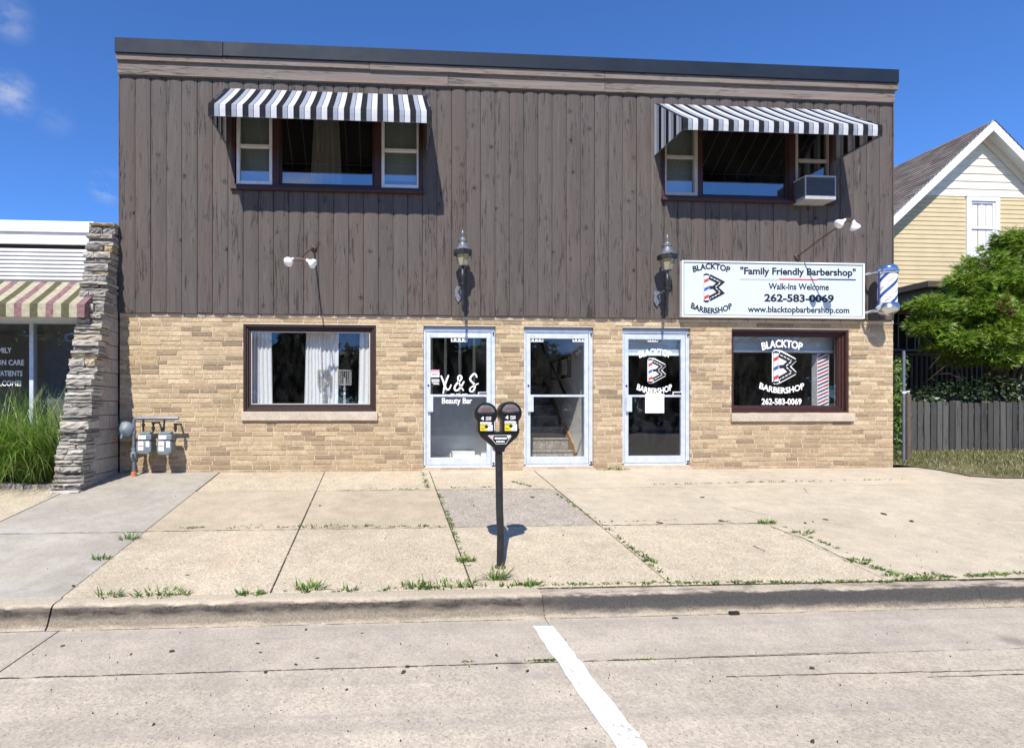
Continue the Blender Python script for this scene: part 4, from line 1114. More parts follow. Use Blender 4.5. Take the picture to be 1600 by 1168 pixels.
# striped barber post standing in the window
y = .36; px0 = wx(1277,y); px1 = wx(1296,y); zt = wall(1285,553,y)[1]; zb = wall(1285,637,y)[1]
T = thing('striped_post', ((px0+px1)/2,y,zb-.06), 'red, white and blue striped post standing inside the barbershop window', 'post')
m = MB(); xs_ = [px0, px0+(px1-px0)*.90, px1]; m.box(px0,px1,y,y+.12,zb-.06,zt,0)
n = 15
for k in range(n):
    z_ = zb+(zt-zb)*k/n; h = (zt-zb)/n
    m.quad((px0+.004,y-.002,z_),(xs_[1],y-.002,z_+.075),(xs_[1],y-.002,z_+.075+h*.45),(px0+.004,y-.002,z_+h*.45), 1 if k % 2 else 2)
m.build('striped_panel', [M['lettering_white'],M['red'],M['navy']], T)
mb = MB(); mb.box(RW[0]+.03,RW[1]-.03,.315,.9,.76,.90); mb.build('window_board', M['darkwood'], B)

# ------------------------------------------------------------------ twin parking meter
mx, my = gnd(781.5, 886); mzg = gz(my)
PMt = thing('parking_meter', (mx, my, mzg), 'black twin-headed parking meter on a leaning pole', 'parking meter')
def mw(u, v): return wall(u, v, my)
m = MB(); xt, zt = mw(779.5, 702); m.tube([(mx,my,mzg-.03),(mx+.004,my,mzg+.25),((mx+xt)/2,my,(mzg+zt)/2),(xt,my,zt)], .0305, 16)
m.build('pole', M['blackmetal'], PMt, smooth=60)
m = MB(); m.lathe([(.046,-.02),(.046,.012),(.034,.018)], (mx,my,mzg), 16); m.build('pole_collar', M['rust'], PMt)
yk = [(772.5,705),(786,705),(788,699),(797,690),(806,682),(809.5,675),(809.5,668),(787,671),(786,673.5),(773,674),(771.5,672),(747,672.5),(747,676),(750,682),(760,690),(770,698)]
yk = [(u,v) for u,v in yk]
m = MB(); m.prism_xz([mw(*p) for p in yk], my-.052, my+.052); m.build('yoke', M['black'], PMt, bevel=.010, segs=3, smooth=50)
m = MB(); m.prism_xz([mw(*p) for p in ((760,679.5),(796.5,679),(797,681.5),(788,692.5),(773,693),(760,682))], my-.0545, my-.052)
pl = m.build('nameplate', M['black'], PMt)
m = MB()
def ln(pts, w, yy, mi):
    for p,q in zip(pts,pts[1:]):
        a,b = mw(*p), mw(*q); dx,dz = b[0]-a[0], b[1]-a[1]; L = hypot(dx,dz); nx,nz = -dz/L*w, dx/L*w
        m.flat_xz([(a[0]-nx,a[1]-nz),(b[0]-nx,b[1]-nz),(b[0]+nx,b[1]+nz),(a[0]+nx,a[1]+nz)], yy, mi)
ln([(768.5,679.3),(760.5,679.8),(767.5,686),(773,692.6),(788,692.3),(796.5,681)], .0014, my-.0555, 0)
ln([(768.5,679.3),(796,679)], .0014, my-.0556, 0)
m.flat_xz([mw(*p) for p in ((768,686.2),(760.5,680),(769.5,680),)], my-.0557, 1); m.flat_xz([mw(*p) for p in ((791.5,685),(790,679.8),(796.3,679.8))], my-.0557, 0)
for k in range(9): 
    u = 771+k*2.1; m.flat_xz([mw(u,685.4),mw(u+1.5,685.4),mw(u+1.5,682.4),mw(u,682.4)], my-.0557, 0)
for k in range(6):
    u = 773.5+k*2.2; m.flat_xz([mw(u,690.2),mw(u+1.5,690.2),mw(u+1.5,687.6),mw(u,687.6)], my-.0557, 0)
m.build('plate_marking', [M['lettering_white'],M['pink']], pl, recalc=False)
def meter_head(uc, vt, lean):
    cx, ct = mw(uc, vt); r = .0925; cz = ct-r; hw = .066
    zb = mw(uc, 674.5)[1]
    pts = [(cx-hw,zb),(cx+hw,zb),(cx+hw,cz-.066)]
    a0 = -math.asin(.066/r); 
    pts += [(cx+r*cos(a0+(pi-2*a0)*k/26), cz+r*sin(a0+(pi-2*a0)*k/26)) for k in range(27)]
    pts += [(cx-hw,cz-.066)]
    m = MB(); m.prism_xz(pts, my-.060, my+.060); hd = m.build('meter_head', M['black'], PMt, bevel=.022, segs=4, smooth=60)
    f = my-.0615
    # domed window with the red "expired" flag and bright sill
    m = MB(); ww = [(cx+.070*cos(pi*k/16), cz+.012+.060*sin(pi*k/16)) for k in range(17)]; m.prism_xz(ww, f-.006, f+.004, 0)
    w = m.build('meter_window', M['meterglass'], hd, bevel=.003)
    m = MB(); m.box(cx-.040,cx+.040,f-.0075,f-.006,cz+.026,cz+.042,0); m.build('flag', M['rust_red'], w)
    m = MB(); m.prism_xz([(cx-.062,cz+.004),(cx+.062,cz+.004),(cx+.056,cz+.018),(cx-.056,cz+.018)], f-.011, f); m.build('window_sill', M['chrome'], hd)
    m = MB(); m.box(cx-.062,cx+.062,f-.008,f+.01,cz-.010,cz+.000); m.build('hood_lip', M['black'], hd, bevel=.003)
    m = MB(); put_text(m, '4', cx-.030, cz-.050, f-.001, .024, .030, .03); put_text(m, 'HOUR', cx+.020, cz-.035, f-.001, .044, .013, .03); put_text(m, 'LIMIT', cx+.020, cz-.052, f-.001, .044, .013, .03)
    m.build('lettering', M['lettering_white'], hd, recalc=False)
    s0, s1 = zb+.012, cz-.066
    mid = s0+(s1-s0)*.70; m = MB(); a, b = cx-.048, cx+.052
    m.flat_xz([(a,s0),(a+.056,s0),(a+.056,mid),(a,mid)], f-.001, 0); m.flat_xz([(a+.056,s0),(b,s0),(b,mid),(a+.056,mid)], f-.001, 1)
    m.flat_xz([(a,mid+.004),(b-.018,mid+.004),(b-.002,mid+.014),(b-.018,s1),(a,s1)], f-.001, 1)
    m.flat_xz([(a+.038+.016*cos(2*pi*k/12)+.012, mid-.016+.014*sin(2*pi*k/12)) for k in range(12)], f-.002, 2)
    for q,(x_,z_,w_) in enumerate(((a+.004,mid-.010,.03),(a+.004,s0+.012,.036),(a+.004,s0+.022,.028),(a+.064,mid-.012,.03),(a+.066,s0+.014,.022),(a+.004,mid+.009,.07))): m.flat_xz([(x_,z_),(x_+w_,z_),(x_+w_,z_+.003),(x_,z_+.003)], f-.0025, 2)
    m.build('sticker', [M['yellow'],M['lettering_white'],M['ink']], hd, recalc=False)
M['meterglass'] = mk('meter_window_glass', (.16,.17,.18), .12, .2, .1, spec=.8, bump=0)
M['rust_red'] = mk('red_flag', (.16,.055,.045), .5)
meter_head(757.5, 628.5, 0); meter_head(795.2, 627.2, 0)

# ------------------------------------------------------------------ gas pipe and meters
yg = -.22
def gw(px, py, y=yg): return wall(170+px/8.985, 620+py/8.985, y)
gx, gz0 = gw(352, 1110); gy_ = yg; gz0 = gz(yg)
GP = thing('gas_pipe', (gx, yg, gz0), 'grey gas riser pipe with regulator and header beside the stone wall', 'pipe')
m = MB(); top = gw(352,300); e = gw(975,300)
def gp(px,py,y=yg): a = gw(px,py,y); return (a[0],y,a[1])
m.tube([(gx,yg,gz0-.02),gp(352,380),gp(354,330),gp(372,304),gp(410,298),gp(980,298)], .023, 12); m.build('riser', M['steel'], GP, smooth=60)
m = MB()
for px,py,r,h in ((352,740,.034,.03),(352,490,.034,.03),(352,855,.034,.03)):
    m = MB(); a = gp(px,py); m.lathe([(r,-h),(r,h)], a, 8); m.build('coupling', M['meter_grey'], GP, bevel=.003)
m = MB()
a = gp(352,815); m.lathe([(.030,-.05),(.046,-.025),(.046,.025),(.030,.05)], a, 10); m.box(a[0]-.012,a[0]+.012,yg-.075,yg-.03,a[2]-.03,a[2]+.03)
m.build('valve', M['meter_grey'], GP, bevel=.003)
m = MB(); a = gp(352,1095); m.lathe([(.034,-.06),(.036,.02),(.028,.025)], (a[0],a[1],gz0+.04), 12); m.build('ground_collar', M['orange'], GP)
m = MB(); a = gp(235,460,yg-.02); m.lathe([(.03,.06),(.09,.045),(.115,.02),(.115,-.01),(.095,-.03),(.06,-.05),(.03,-.07),(.001,-.075)], a, 24, 'y')
m.tube([gp(352,460),gp(300,462)], .022, 10); m.tube([(a[0]-.03,yg-.03,a[2]-.02),(a[0]-.045,yg-.06,a[2]-.12)], .026, 10); m.build('regulator', M['meter_grey'], GP, smooth=45)
m = MB()
for p1,p2 in (((485,300),(485,480)),((625,360),(625,490)),((785,300),(765,480)),((935,385),(935,490))): m.tube([gp(*p1),gp(*p2)], .014, 8)
for q in ((485,390),(625,440),(765,440),(935,440),(935,385),(625,365)):
    a = gp(*q); m.lathe([(.024,-.018),(.024,.018)], a, 8)
m.tube([gp(625,362),(gp(625,362)[0],-.01,gp(625,362)[2])], .014, 8); m.tube([gp(935,385),(gp(935,385)[0],-.01,gp(935,385)[2])], .014, 8)
m.build('branch_pipe', M['blackmetal'], GP, smooth=60)
def gas_meter(px0, px1, py0, pym, py1, label):
    x0, zt = gw(px0,py0); x1, zb = gw(px1,py1); zm = gw(px0,pym)[1]
    T = thing('gas_meter', ((x0+x1)/2, yg, zb), label, 'gas meter', 'gas meters on the pipe')
    w = x1-x0; c = .05
    m = MB(); m.prism_xz([(x0,zb+c),(x0+c*.4,zb+.012),(x0+c,zb),(x1-c,zb),(x1-c*.4,zb+.012),(x1,zb+c),(x1,zm-c*.5),(x1-c*.5,zm),(x0+c*.5,zm),(x0,zm-c*.5)], yg-.09, yg+.08)
    m.build('meter_case', M['meter_grey'], T, bevel=.014, segs=3, smooth=50)
    m = MB(); m.box(x0+.02,x1+.004,yg-.10,yg+.06,zm+.006,zt-.03); m.box(x0+.04,x1-.02,yg-.07,yg+.05,zt-.03,zt); m.build('index_box', M['meter_grey'], T, bevel=.010, segs=2)
    m = MB(); f = yg-.1025; m.box(x0+.035,x0+.035+.5*w,f,f+.002,zm+.02,zt-.045); m.build('index_glass', M['lettering_white'], T)
    m = MB(); f = yg-.092; m.box(x0+.03,x0+.03+.34*w,f,f+.0015,zb+.055,zm-.012,0); m.box(x0+.06+.36*w,x0+.06+.58*w,f,f+.0015,zb+.10,zm-.012,0); m.box(x0+.034,x0+.03+.32*w,f-.001,f,zm-.085,zm-.070,1); m.build('label_tag', [M['lettering_white'],M['red']], T)
gas_meter(418,632,490,605,795,'left gas meter with two white tags, next to the riser pipe')
gas_meter(703,915,490,605,805,'right gas meter under the free end of the pipe')

# ------------------------------------------------------------------ battered stone wing wall left of the building
def pier():
    T = thing('stone_wall', (-3.83,-.5,gz(-.5)), 'stepped wing wall of rough ledge stone with concrete block side', 'wall')
    rng = random.Random(9); xl, xr = -3.985, -3.672; ztop = wall(182,351,-.14)[1]; z = gz(-1.06)-.05
    def yf(z): t = max(0,(z+.12)/(ztop+.12)); return -1.06+.92*t**1.0
    mb = MB(); K = MB()
    # block core stepped back behind the stones
    zz = -.14
    while zz < ztop-.12:
        h = min(.19, ztop-.1-zz); y0 = yf(zz+h)+.17; y1 = .0
        y = y1
        off = rng.random()*.3
        while y > y0+.02:
            L = .39 if y < y1 else .39-off
            a = max(y0, y-L); K.box(xl+.03, xr-.006+rng.uniform(-.003,.003), a+.004, y-.004, zz+.004, zz+h-.004); y = a
        zz += h
    C = MB(); zz = -.3
    while zz < ztop-.1:
        C.box(xl+.05, xr-.014, yf(zz+.15)+.18, .02, zz, zz+.15); zz += .15
    while z < ztop:
        h = rng.choice([.028,.035,.042,.05,.058,.066,.08,.10]); h = min(h, max(.04, ztop-z)); yfr = yf(z)
        n = rng.choice([1,1,1,2,2]); cuts = [xl]+sorted(rng.uniform(xl+.07,xr-.07) for _ in range(n-1))+[xr]
        for a,b in zip(cuts,cuts[1:]):
            p = rng.uniform(-.055,.030); dep = rng.uniform(.17,.34) if b == xr else .3
            x0 = a+.004-(rng.uniform(0,.025) if a == xl else 0); x1 = b-.004+(rng.uniform(0,.030) if b == xr else 0)
            y0, y1 = yfr+p, yfr+dep; z0, z1 = z+.005, z+h-.004
            # rough block: subdivided front with jitter
            NX, NZ = 5, 3; vs = []; fs = []
            for j in range(NZ+1):
                for k in range(NX+1):
                    e = (k in (0,NX)) or (j in (0,NZ)); 
                    vs.append((x0+(x1-x0)*k/NX+rng.uniform(-.006,.006)*(1 if 0<k<NX else .6), y0+rng.uniform(-.012,.012)+(.012 if e else 0), z0+(z1-z0)*j/NZ+rng.uniform(-.004,.004)*(h/.07)))
            for j in range(NZ):
                for k in range(NX): o = j*(NX+1)+k; fs.append((o,o+1,o+NX+2,o+NX+1))
            # right and left faces, top, bottom
            NB = 3; 
            def edge(idx): return [vs[i] for i in idx]
            for idx in ([j*(NX+1)+NX for j in range(NZ+1)], [j*(NX+1) for j in range(NZ,-1,-1)], list(range(NX,-1,-1)), [NZ*(NX+1)+k for k in range(NX+1)]):
                prev = idx
                for q in range(1, NB+1):
                    t = q/NB; cur = []
                    for i in idx:
                        v = vs[i]; cur.append(len(vs)); vs.append((v[0]+rng.uniform(-.006,.006), v[1]+(y1-y0)*t, v[2]+rng.uniform(-.002,.002)))
                    for i in range(len(idx)-1): fs.append((prev[i],cur[i],cur[i+1],prev[i+1]))
                    prev = cur
            mb.add(vs,fs)
        z += h
    C.build('mortar_core', M['groove'], T)
    K.build('block_side', M['block'], T, bevel=.004)
    mb.build('stone_face', M['ledge'], T)
pier()

# ------------------------------------------------------------------ low shop at far left
LB = thing('shop_building', (-6, 0, 0), 'low shop with white ribbed fascia at the left of the stone wall', 'building')
xr = -3.99; xl = -11
def lz(v, y=0.0): return wall(60, v, y)[1]
m = MB(); m.box(xl,xr,.0,.35,lz(500),lz(388)); m.box(xl,xr,.0,6,lz(388)+.001,lz(352)); m.box(xl,xr,.0,.4,-.3,.25); m.build('wall', M['trimwhite'], LB)
m = MB(); m.box(xl,xr+.02,-.07,.1,lz(383),lz(372)); m.box(xl,xr+.02,-.05,.1,lz(371.5),lz(365)); m.box(xl,xr+.02,-.085,.1,lz(364.5),lz(347.5)); m.build('fascia', M['white'], LB, bevel=.004)
m = MB(); n = 8
for k in range(n):
    a = lz(388)-(lz(388)-lz(438))*k/n; b = lz(388)-(lz(388)-lz(438))*(k+1)/n
    m.prism_yz([(.0,b),(-.045,b+.006),(-.045,b+.018),(-.010,a-.002),(.0,a-.002)], xl, xr+.01)
m.build('ribbed_panel', M['white'], LB)
m = MB(); m.box(xl,xr,-.03,.0,lz(388),lz(383)); m.build('fascia_shadow_gap', M['groove'], LB)
m = MB(); zt, zb = lz(500,.1), .25
xm = wx(51.5,.1)
for x in (xm, xr-.03, xm-1.6, xm-3.2): m.box(x-.028,x+.028,.06,.16,zb,zt)
m.box(xl,xr,.05,.17,zt-.05,zt+.02); m.box(xl,xr,.05,.17,zb,zb+.06); m.build('window_frame', M['alum'], LB, bevel=.004)
for a,b in ((xm+.028,xr-.058),(xm-1.572,xm-.028),(xm-3.172,xm-1.628)):
    m = MB(); m.quad((a,.11,zb+.06),(b,.11,zb+.06),(b,.11,zt-.05),(a,.11,zt-.05)); m.build('pane', M['glass_low'], LB, recalc=False)
m = MB()
k = 0; x = xm+.06
while x < xr-.10: m.quad((x,.26,zb),(x+.075,.30,zb),(x+.075,.30,zt),(x,.26,zt)); x += .088
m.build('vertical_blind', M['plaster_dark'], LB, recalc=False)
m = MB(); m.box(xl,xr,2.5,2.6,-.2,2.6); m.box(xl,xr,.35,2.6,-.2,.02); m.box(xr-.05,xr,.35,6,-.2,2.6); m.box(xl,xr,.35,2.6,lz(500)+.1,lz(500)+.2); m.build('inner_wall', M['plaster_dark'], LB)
mb = MB(); yl = .105
for s,u1,v,full in (('FAMILY',18,551,31),('VISION CARE',37.5,570,59),('NEW PATIENTS',35,587,62),('WELCOME!',33,602.5,51)): line_text(mb, s, u1-full, u1, v, v-8.2, yl, bold=.02)
mb.build('lettering', M['lettering_white'], LB, recalc=False)
# its striped awning
x1 = wx(132,-.62); A = thing('striped_awning', (-5.5,-.03,lz(495,-.6)), 'faded pink, green and cream striped awning on the low white shop', 'awning')
m = MB(); ya0, yF = -.03, -.62; zt = lz(440,ya0)-.0; zf = lz(474,yF); zb = lz(495,yF); x = x1; seq = [(.085,0),(.10,2),(.105,0),(.095,1)]; k = 0
seq = [(.055,2),(.10,0),(.095,1),(.11,2),(.10,0),(.02,2),(.0,0)]
seq = [(0,.094),(2,.098),(1,.098),(2,.098)]
while x > xl:
    mm,w_ = seq[k%4]; a = x-w_; 
    pr = [(ya0,zt),(ya0+(yF-ya0)*.5,(zt+zf)/2-.008),(yF,zf),(yF,zb)]
    for (y_a,z_a),(y_b,z_b) in zip(pr,pr[1:]): m.quad((a,y_a,z_a),(x,y_a,z_a),(x,y_b,z_b),(a,y_b,z_b),mm)
    x = a; k += 1
m.add([(x1,ya0,zb),(x1,yF,zb),(x1,yF,zf),(x1,ya0,zt)],[(0,1,2,3)],0)
m.build('awning_fabric', [M['aw_pink'],M['aw_green'],M['aw_cream']], A, recalc=False)
m = MB(); m.tube([(xl,yF+.012,zb+.012),(x1-.01,yF+.012,zb+.012),(x1-.01,ya0,zb+.012)], .012, 6); m.tube([(xl,yF+.012,zf-.01),(x1-.01,yF+.012,zf-.01)], .012, 6); m.build('awning_frame', M['steel'], A)
# planter bed
px_, py_ = gnd(95, 762); pz = gz(py_)
struct_bed = MB(); struct_bed.add([(-12,py_+.03,pz+.05),(-3.99,py_+.03,pz+.05),(-3.99,0,.07),(-12,0,.07)],[(0,1,2,3)]); o = struct_bed.build('planting_bed', M['mulch'], recalc=False); o['kind'] = 'structure'
rng = random.Random(2); x = -4.02; mb = MB()
while x > -9:
    L = rng.uniform(.25,.42); mb.box(x-L+.006,x,py_-.045+rng.uniform(-.012,.012),py_+.05,pz-.05,pz+.055+rng.uniform(-.01,.01)); x -= L
o = mb.build('bed_edging', M['block'], None, bevel=.012, loc=(-5,py_,pz)); tag(o, 'low grey stone edging of the planting bed', 'edging')

# ------------------------------------------------------------------ plants
def blade(mb, base, d, length, w, bend, rng, seg=4, m=0, up=1.0):
    """a narrow arching leaf"""
    p = Vector(base); a = Vector((cos(d), sin(d), 0)); side = Vector((-sin(d), cos(d), 0)); th = rng.uniform(.02,.30)*1.0
    th = bend[0]; vs = []; L = length/seg; tw = rng.uniform(-.7,.7); s2 = (side*cos(tw)+Vector((0,0,1))*0+a*sin(tw))
    for i in range(seg+1):
        t = i/seg; ww = w*(1-t)**.7*(.65+.5*min(1,t*4))
        if i == seg: vs.append(tuple(p))
        else: vs += [tuple(p-s2*ww), tuple(p+s2*ww)]
        p = p+L*(a*sin(th)+Vector((0,0,1))*cos(th)); th += bend[1]/seg
    fs = [(2*i,2*i+1,2*i+3,2*i+2) for i in range(seg-1)]+[(2*seg-2,2*seg-1,2*seg)]
    mb.add(vs,fs,m)
def clump(name, x, y, z, R, Hh, n, seed, mat, label, cat, group, w=.006):
    mb = MB(); rng = random.Random(seed)
    for k in range(n):
        r = R*sqrt(rng.random())*.55; a = rng.uniform(0,2*pi); bx, by = x+r*cos(a), y+r*sin(a)*.8
        if by > -.03: by = -.03
        d = a+rng.gauss(0,1.1); L = Hh*rng.uniform(.5,1.28)
        if bx+cos(d)*L*.62 > -4.02: d = pi-d if cos(d) > 0 else d
        blade(mb, (bx,by,z), d, L, w*rng.uniform(.6,1.2), (rng.uniform(.0,.62), rng.uniform(.3,2.7)), rng, 6)
    o = mb.build(name, mat, None, recalc=False, loc=(x,y,z)); return tag(o, label, cat, group)
g0 = 'clumps of tall ornamental grass'
gx1 = wx(66,-.62); gx2 = wx(5,-.60)
clump('ornamental_grass', gx1, -.55, -.02, .62, 1.16, 1500, 31, M['reed'], 'tall arching grass clump against the stone wall', 'grass', g0)
clump('ornamental_grass', gx2-.1, -.52, -.02, .62, 1.22, 1300, 32, M['reed'], 'tall arching grass clump at the photo\'s left edge', 'grass', g0)

# weeds in the joints: tufts one can point at, and the fine growth as stuff
def tuft(mb, x, y, zf, n, h, spread, rng, flat=.9):
    for k in range(n):
        a = rng.uniform(0,2*pi); r = spread*sqrt(rng.random())
        blade(mb, (x+r*cos(a), y+r*sin(a)*.35, zf(y)), a+rng.gauss(0,.5), h*rng.uniform(.45,1.15), .0055*rng.uniform(.7,1.6), (rng.uniform(.15,flat), rng.uniform(.2,1.2)), rng, 3)
tufts = [
 (775,905,60,.17,.075,'tall grass tuft in the kerb joint just right of the meter pole'),
 (655,915,60,.10,.12,'low grass tuft in the kerb joint where the meter slab begins'),
 (715,913,70,.09,.17,'wide low grass tuft in the kerb joint left of the meter'),
 (483,920,70,.13,.10,'bushy grass tuft in the kerb joint, second long slab'),
 (540,922,30,.08,.08,'sparse grass tuft right of the bushy kerb tuft'),
 (392,928,50,.07,.10,'flat green tuft at the foot of the slab joint'),
 (248,928,70,.09,.20,'long straggling tuft in the kerb joint of the left beige slab'),
 (172,931,35,.09,.09,'leftmost small tuft in the kerb joint, near the grey slab'),
 (203,842,45,.10,.09,'tuft in the long joint beside the grey slab, upper of two'),
 (160,873,40,.08,.07,'tuft in the long joint beside the grey slab, lower of two'),
 (502,823,55,.06,.20,'row of short grass at the slab crossing behind the bushy tuft'),
 (384,824,40,.05,.17,'thin row of grass in the cross joint of the left slabs'),
 (728,876,70,.085,.075,'leafy weed in the joint left of the meter pole'),
 (824,912,40,.08,.09,'grass tuft in the kerb joint beside the end of the meter slab'),
 (965,733,90,.075,.16,'weed at the wall foot between the middle and right doors'),
 (1197,817,80,.075,.09,'round dark weed in the pale slab under the display window'),
 (1255,832,60,.06,.12,'pale spreading weed beside the round dark weed'),
 (1340,876,60,.06,.11,'green weed halfway along the diagonal crack at right'),
 (1402,899,50,.05,.10,'round weed near the kerb at the end of the diagonal crack'),
 (1450,898,35,.05,.10,'small weed right of the round kerb weed'),
 (1132,815,30,.045,.05,'tiny round weed left of the dark weed patch'),
]
for k,(u,v,n,h,s,lab) in enumerate(tufts):
    x,y = gnd(u,v); mb = MB(); tuft(mb, x, y, gz, int(n*.8), h*.82, s*1.1, random.Random(100+k), 1.15); o = mb.build('weed_tuft', M['weed'], None, recalc=False, loc=(x,y,gz(y))); tag(o, lab, 'weed', 'weed tufts in the pavement joints')
mb = MB(); rng = random.Random(77)
def along(p, q, n, h=.03, s=.02):
    a = gnd(*p); b = gnd(*q)
    for k in range(n):
        t = rng.random(); x, y = a[0]+(b[0]-a[0])*t+rng.gauss(0,.008), a[1]+(b[1]-a[1])*t+rng.gauss(0,.012)
        tuft(mb, x, y, gz, rng.randint(3,8), h*rng.uniform(.5,1.4), s*rng.uniform(.4,1.3), rng, 1.2)
along((595,921),(842,914),45,.045); along((842,914),(1060,910),60,.022,.03); along((1060,910),(1400,908),90,.022,.03); along((1400,906),(1600,895),70,.035,.03)
along((370,929),(560,922),14,.04); along((150,933),(300,927),10,.04)
along((285,825),(320,824),14,.03); along((430,824),(470,823),8); along((540,822),(700,822),26,.03)
along((684,770),(740,905),46,.032,.018); along((868,770),(945,822),30,.025,.015); along((945,822),(1045,905),34,.03,.02); along((1000,862),(1025,880),20,.03,.03)
along((660,738),(668,762),20,.04,.02); along((700,762),(770,760),18,.02); along((800,752),(830,760),16,.03); along((575,763),(660,764),14,.02)
along((1020,757),(1250,751),44,.022,.03); along((1250,752),(1420,748),20,.018,.03); along((940,816),(1060,812),20,.02)
along((1225,822),(1330,865),24,.025,.02); along((1350,880),(1400,897),22,.03,.02)
along((655,733),(780,733),14,.03); along((930,734),(985,734),16,.025)
def alongR(p,q,n,h):
    a = gnd(*p,0,ROAD_Z); b = gnd(*q,0,ROAD_Z)
    for k in range(n):
        t = rng.random(); tuft(mb, a[0]+(b[0]-a[0])*t, a[1]+(b[1]-a[1])*t, lambda y: ROAD_Z, rng.randint(3,6), h*rng.uniform(.5,1.3), .012, rng, 1.3)
alongR((720,1034),(740,1033),10,.014); alongR((820,1032),(868,1031),26,.016); alongR((960,1031),(1020,1030),20,.014)
o = mb.build('weeds', M['weed'], recalc=False); o['kind'] = 'stuff'; o['label'] = 'fine weeds sprouting along the pavement joints'
# litter on the road
mb = MB(); rng = random.Random(13)
def bit(x, y, zf, s):
    n = rng.randint(5,7); a0 = rng.uniform(0,pi); el = rng.uniform(.3,.8); pts = []
    for k in range(n):
        a = 2*pi*k/n; r = s*rng.uniform(.7,1.2); p, q = r*cos(a), r*el*sin(a); pts.append((x+p*cos(a0)-q*sin(a0), y+p*sin(a0)+q*cos(a0)))
    z = zf(y); h = rng.uniform(.004,.012)
    vs = [(a,b,z+.001) for a,b in pts]+[(x+(a-x)*.7,y+(b-y)*.7,z+h) for a,b in pts]
    mb.add(vs, [tuple(range(n,2*n))]+[(k,(k+1)%n,n+(k+1)%n,n+k) for k in range(n)])
rz = lambda y: ROAD_Z
for u,v,s in ((98,1009,.016),(205,1022,.018),(268,1018,.02),(403,1005,.02),(407,1019,.012),(478,984,.014),(496,1028,.014),(462,1038,.014),(415,1050,.016),(630,1050,.03),(637,1042,.016),(776,1024,.022),(824,1049,.016),(566,989,.014),(240,1132,.014),(116,984,.018),(542,1077,.014),(915,1138,.010),(1055,966,.03),(1060,953,.018),(1016,958,.02),(1268,1044,.018),(1528,945,.014),(1214,1104,.008),(1270,1159,.014),(776,1044,.008)):
    x,y = gnd(u,v,0,ROAD_Z); bit(x,y,rz,s)
for u,v,s in ((114,915,.018),(230,888,.014),(293,898,.016),(832,776,.03),(878,777,.02),(880,836,.014),(1098,777,.05),(1380,803,.06),(1424,814,.03),(1270,815,.02),(1258,817,.03),(1030,817,.05),(740,790,.012),(602,841,.012),(500,790,.012),(390,790,.012),(860,900,.012),(1290,812,.035)):
    x,y = gnd(u,v); bit(x,y,gz,s)
for k in range(110):
    u, v = rng.uniform(0,1600), rng.uniform(985,1165); x,y = gnd(u,v,0,ROAD_Z); bit(x,y,rz,rng.uniform(.002,.0045))
for k in range(120):
    u, v = rng.uniform(60,1600), rng.uniform(745,915); x,y = gnd(u,v); bit(x,y,gz,rng.uniform(.002,.005))
o = mb.build('leaf_litter', mk('dark_leaf_litter', (.045,.038,.030), .9, 0, .4, 40), recalc=False); o['kind'] = 'stuff'; o['label'] = 'dark scraps of dead leaf scattered on the concrete'
x,y = gnd(1147,960,0,ROAD_Z); mb = MB(); mb.box(x-.036,x+.036,y-.012,y+.014,ROAD_Z+.001,ROAD_Z+.026); o = mb.build('plastic_scrap', M['groove'], None, bevel=.004, loc=(x,y,ROAD_Z)); tag(o, 'small dark block of litter lying in the gutter', 'litter')

# ------------------------------------------------------------------ yellow house behind
yh = 6.0; HB = thing('house', (wx(1553,yh), yh, 0), 'yellow clapboard house with a white gable behind the pine', 'house')
yo = yh-.40
pk = wall(1553,188,yo); lo = wall(1398,335,yo); sl = (pk[1]-lo[1])/(pk[0]-lo[0]); hw = 4.2
xe0, xe1 = pk[0]-hw, pk[0]+hw; ze = pk[1]-sl*hw
def rz_(x, dz=0): return pk[1]-sl*abs(x-pk[0])+dz
zg = wall(1500,307,yh)[1]; ww0,wz1 = wall(1507.5,308,yh); ww1,wz0 = wall(1558.5,405,yh)
gdrop = .25
xw0, xw1 = pk[0]-hw+.35, pk[0]+hw-.35
m = MB(); m.prism_xz([(xw0,.0),(xw1,.0),(xw1,rz_(xw1,-gdrop)),(pk[0],pk[1]-gdrop),(xw0,rz_(xw0,-gdrop))], yh, yh+8); wallH = m.build('wall', M['yellow_clap'], HB)
def lap(mb, z0, z1, x0, x1, y, th):
    mb.add([(x0,y-th,z0),(x1,y-th,z0),(x1,y-.004,z1),(x0,y-.004,z1),(x0,y,z0),(x1,y,z0)],[(0,1,2,3),(4,5,1,0)])
yl_, wl_ = MB(), MB(); z = .3; ex = .118
while z < zg-.01:
    z1 = min(z+ex, zg)
    spans = [(xw0,xw1)] if z1 < wz0 or z > wz1 else [(xw0,ww0+.01),(ww1-.01,xw1)]
    ra = pk[0]-(pk[1]-gdrop-z1)/sl; rb = 2*pk[0]-ra
    for a,b in spans:
        a, b = max(a,ra), min(b,rb)
        if b > a: lap(yl_, z, z1+.012, a, b, yh, .020)
    z += ex
yl_.build('clapboard', M['yellow_clap'], wallH, recalc=False)
z = zg; ex = .205
while z < pk[1]-gdrop:
    z1 = z+ex; h = hw-.0
    a = pk[0]-(pk[1]-gdrop-z)/sl; b = pk[0]+(pk[1]-gdrop-z)/sl; a = max(a,xw0); b = min(b,xw1)
    a2 = pk[0]-max(0.0,(pk[1]-gdrop-z1))/sl; b2 = 2*pk[0]-a2
    if z1 > wz1 or True:
        wl_.add([(a,yh-.024,z),(b,yh-.024,z),(b2,yh-.005,z1),(a2,yh-.005,z1),(a,yh,z),(b,yh,z)],[(0,1,2,3),(4,5,1,0)])
    z += ex
wl_.build('gable_siding', M['white_clap'], HB, recalc=False)
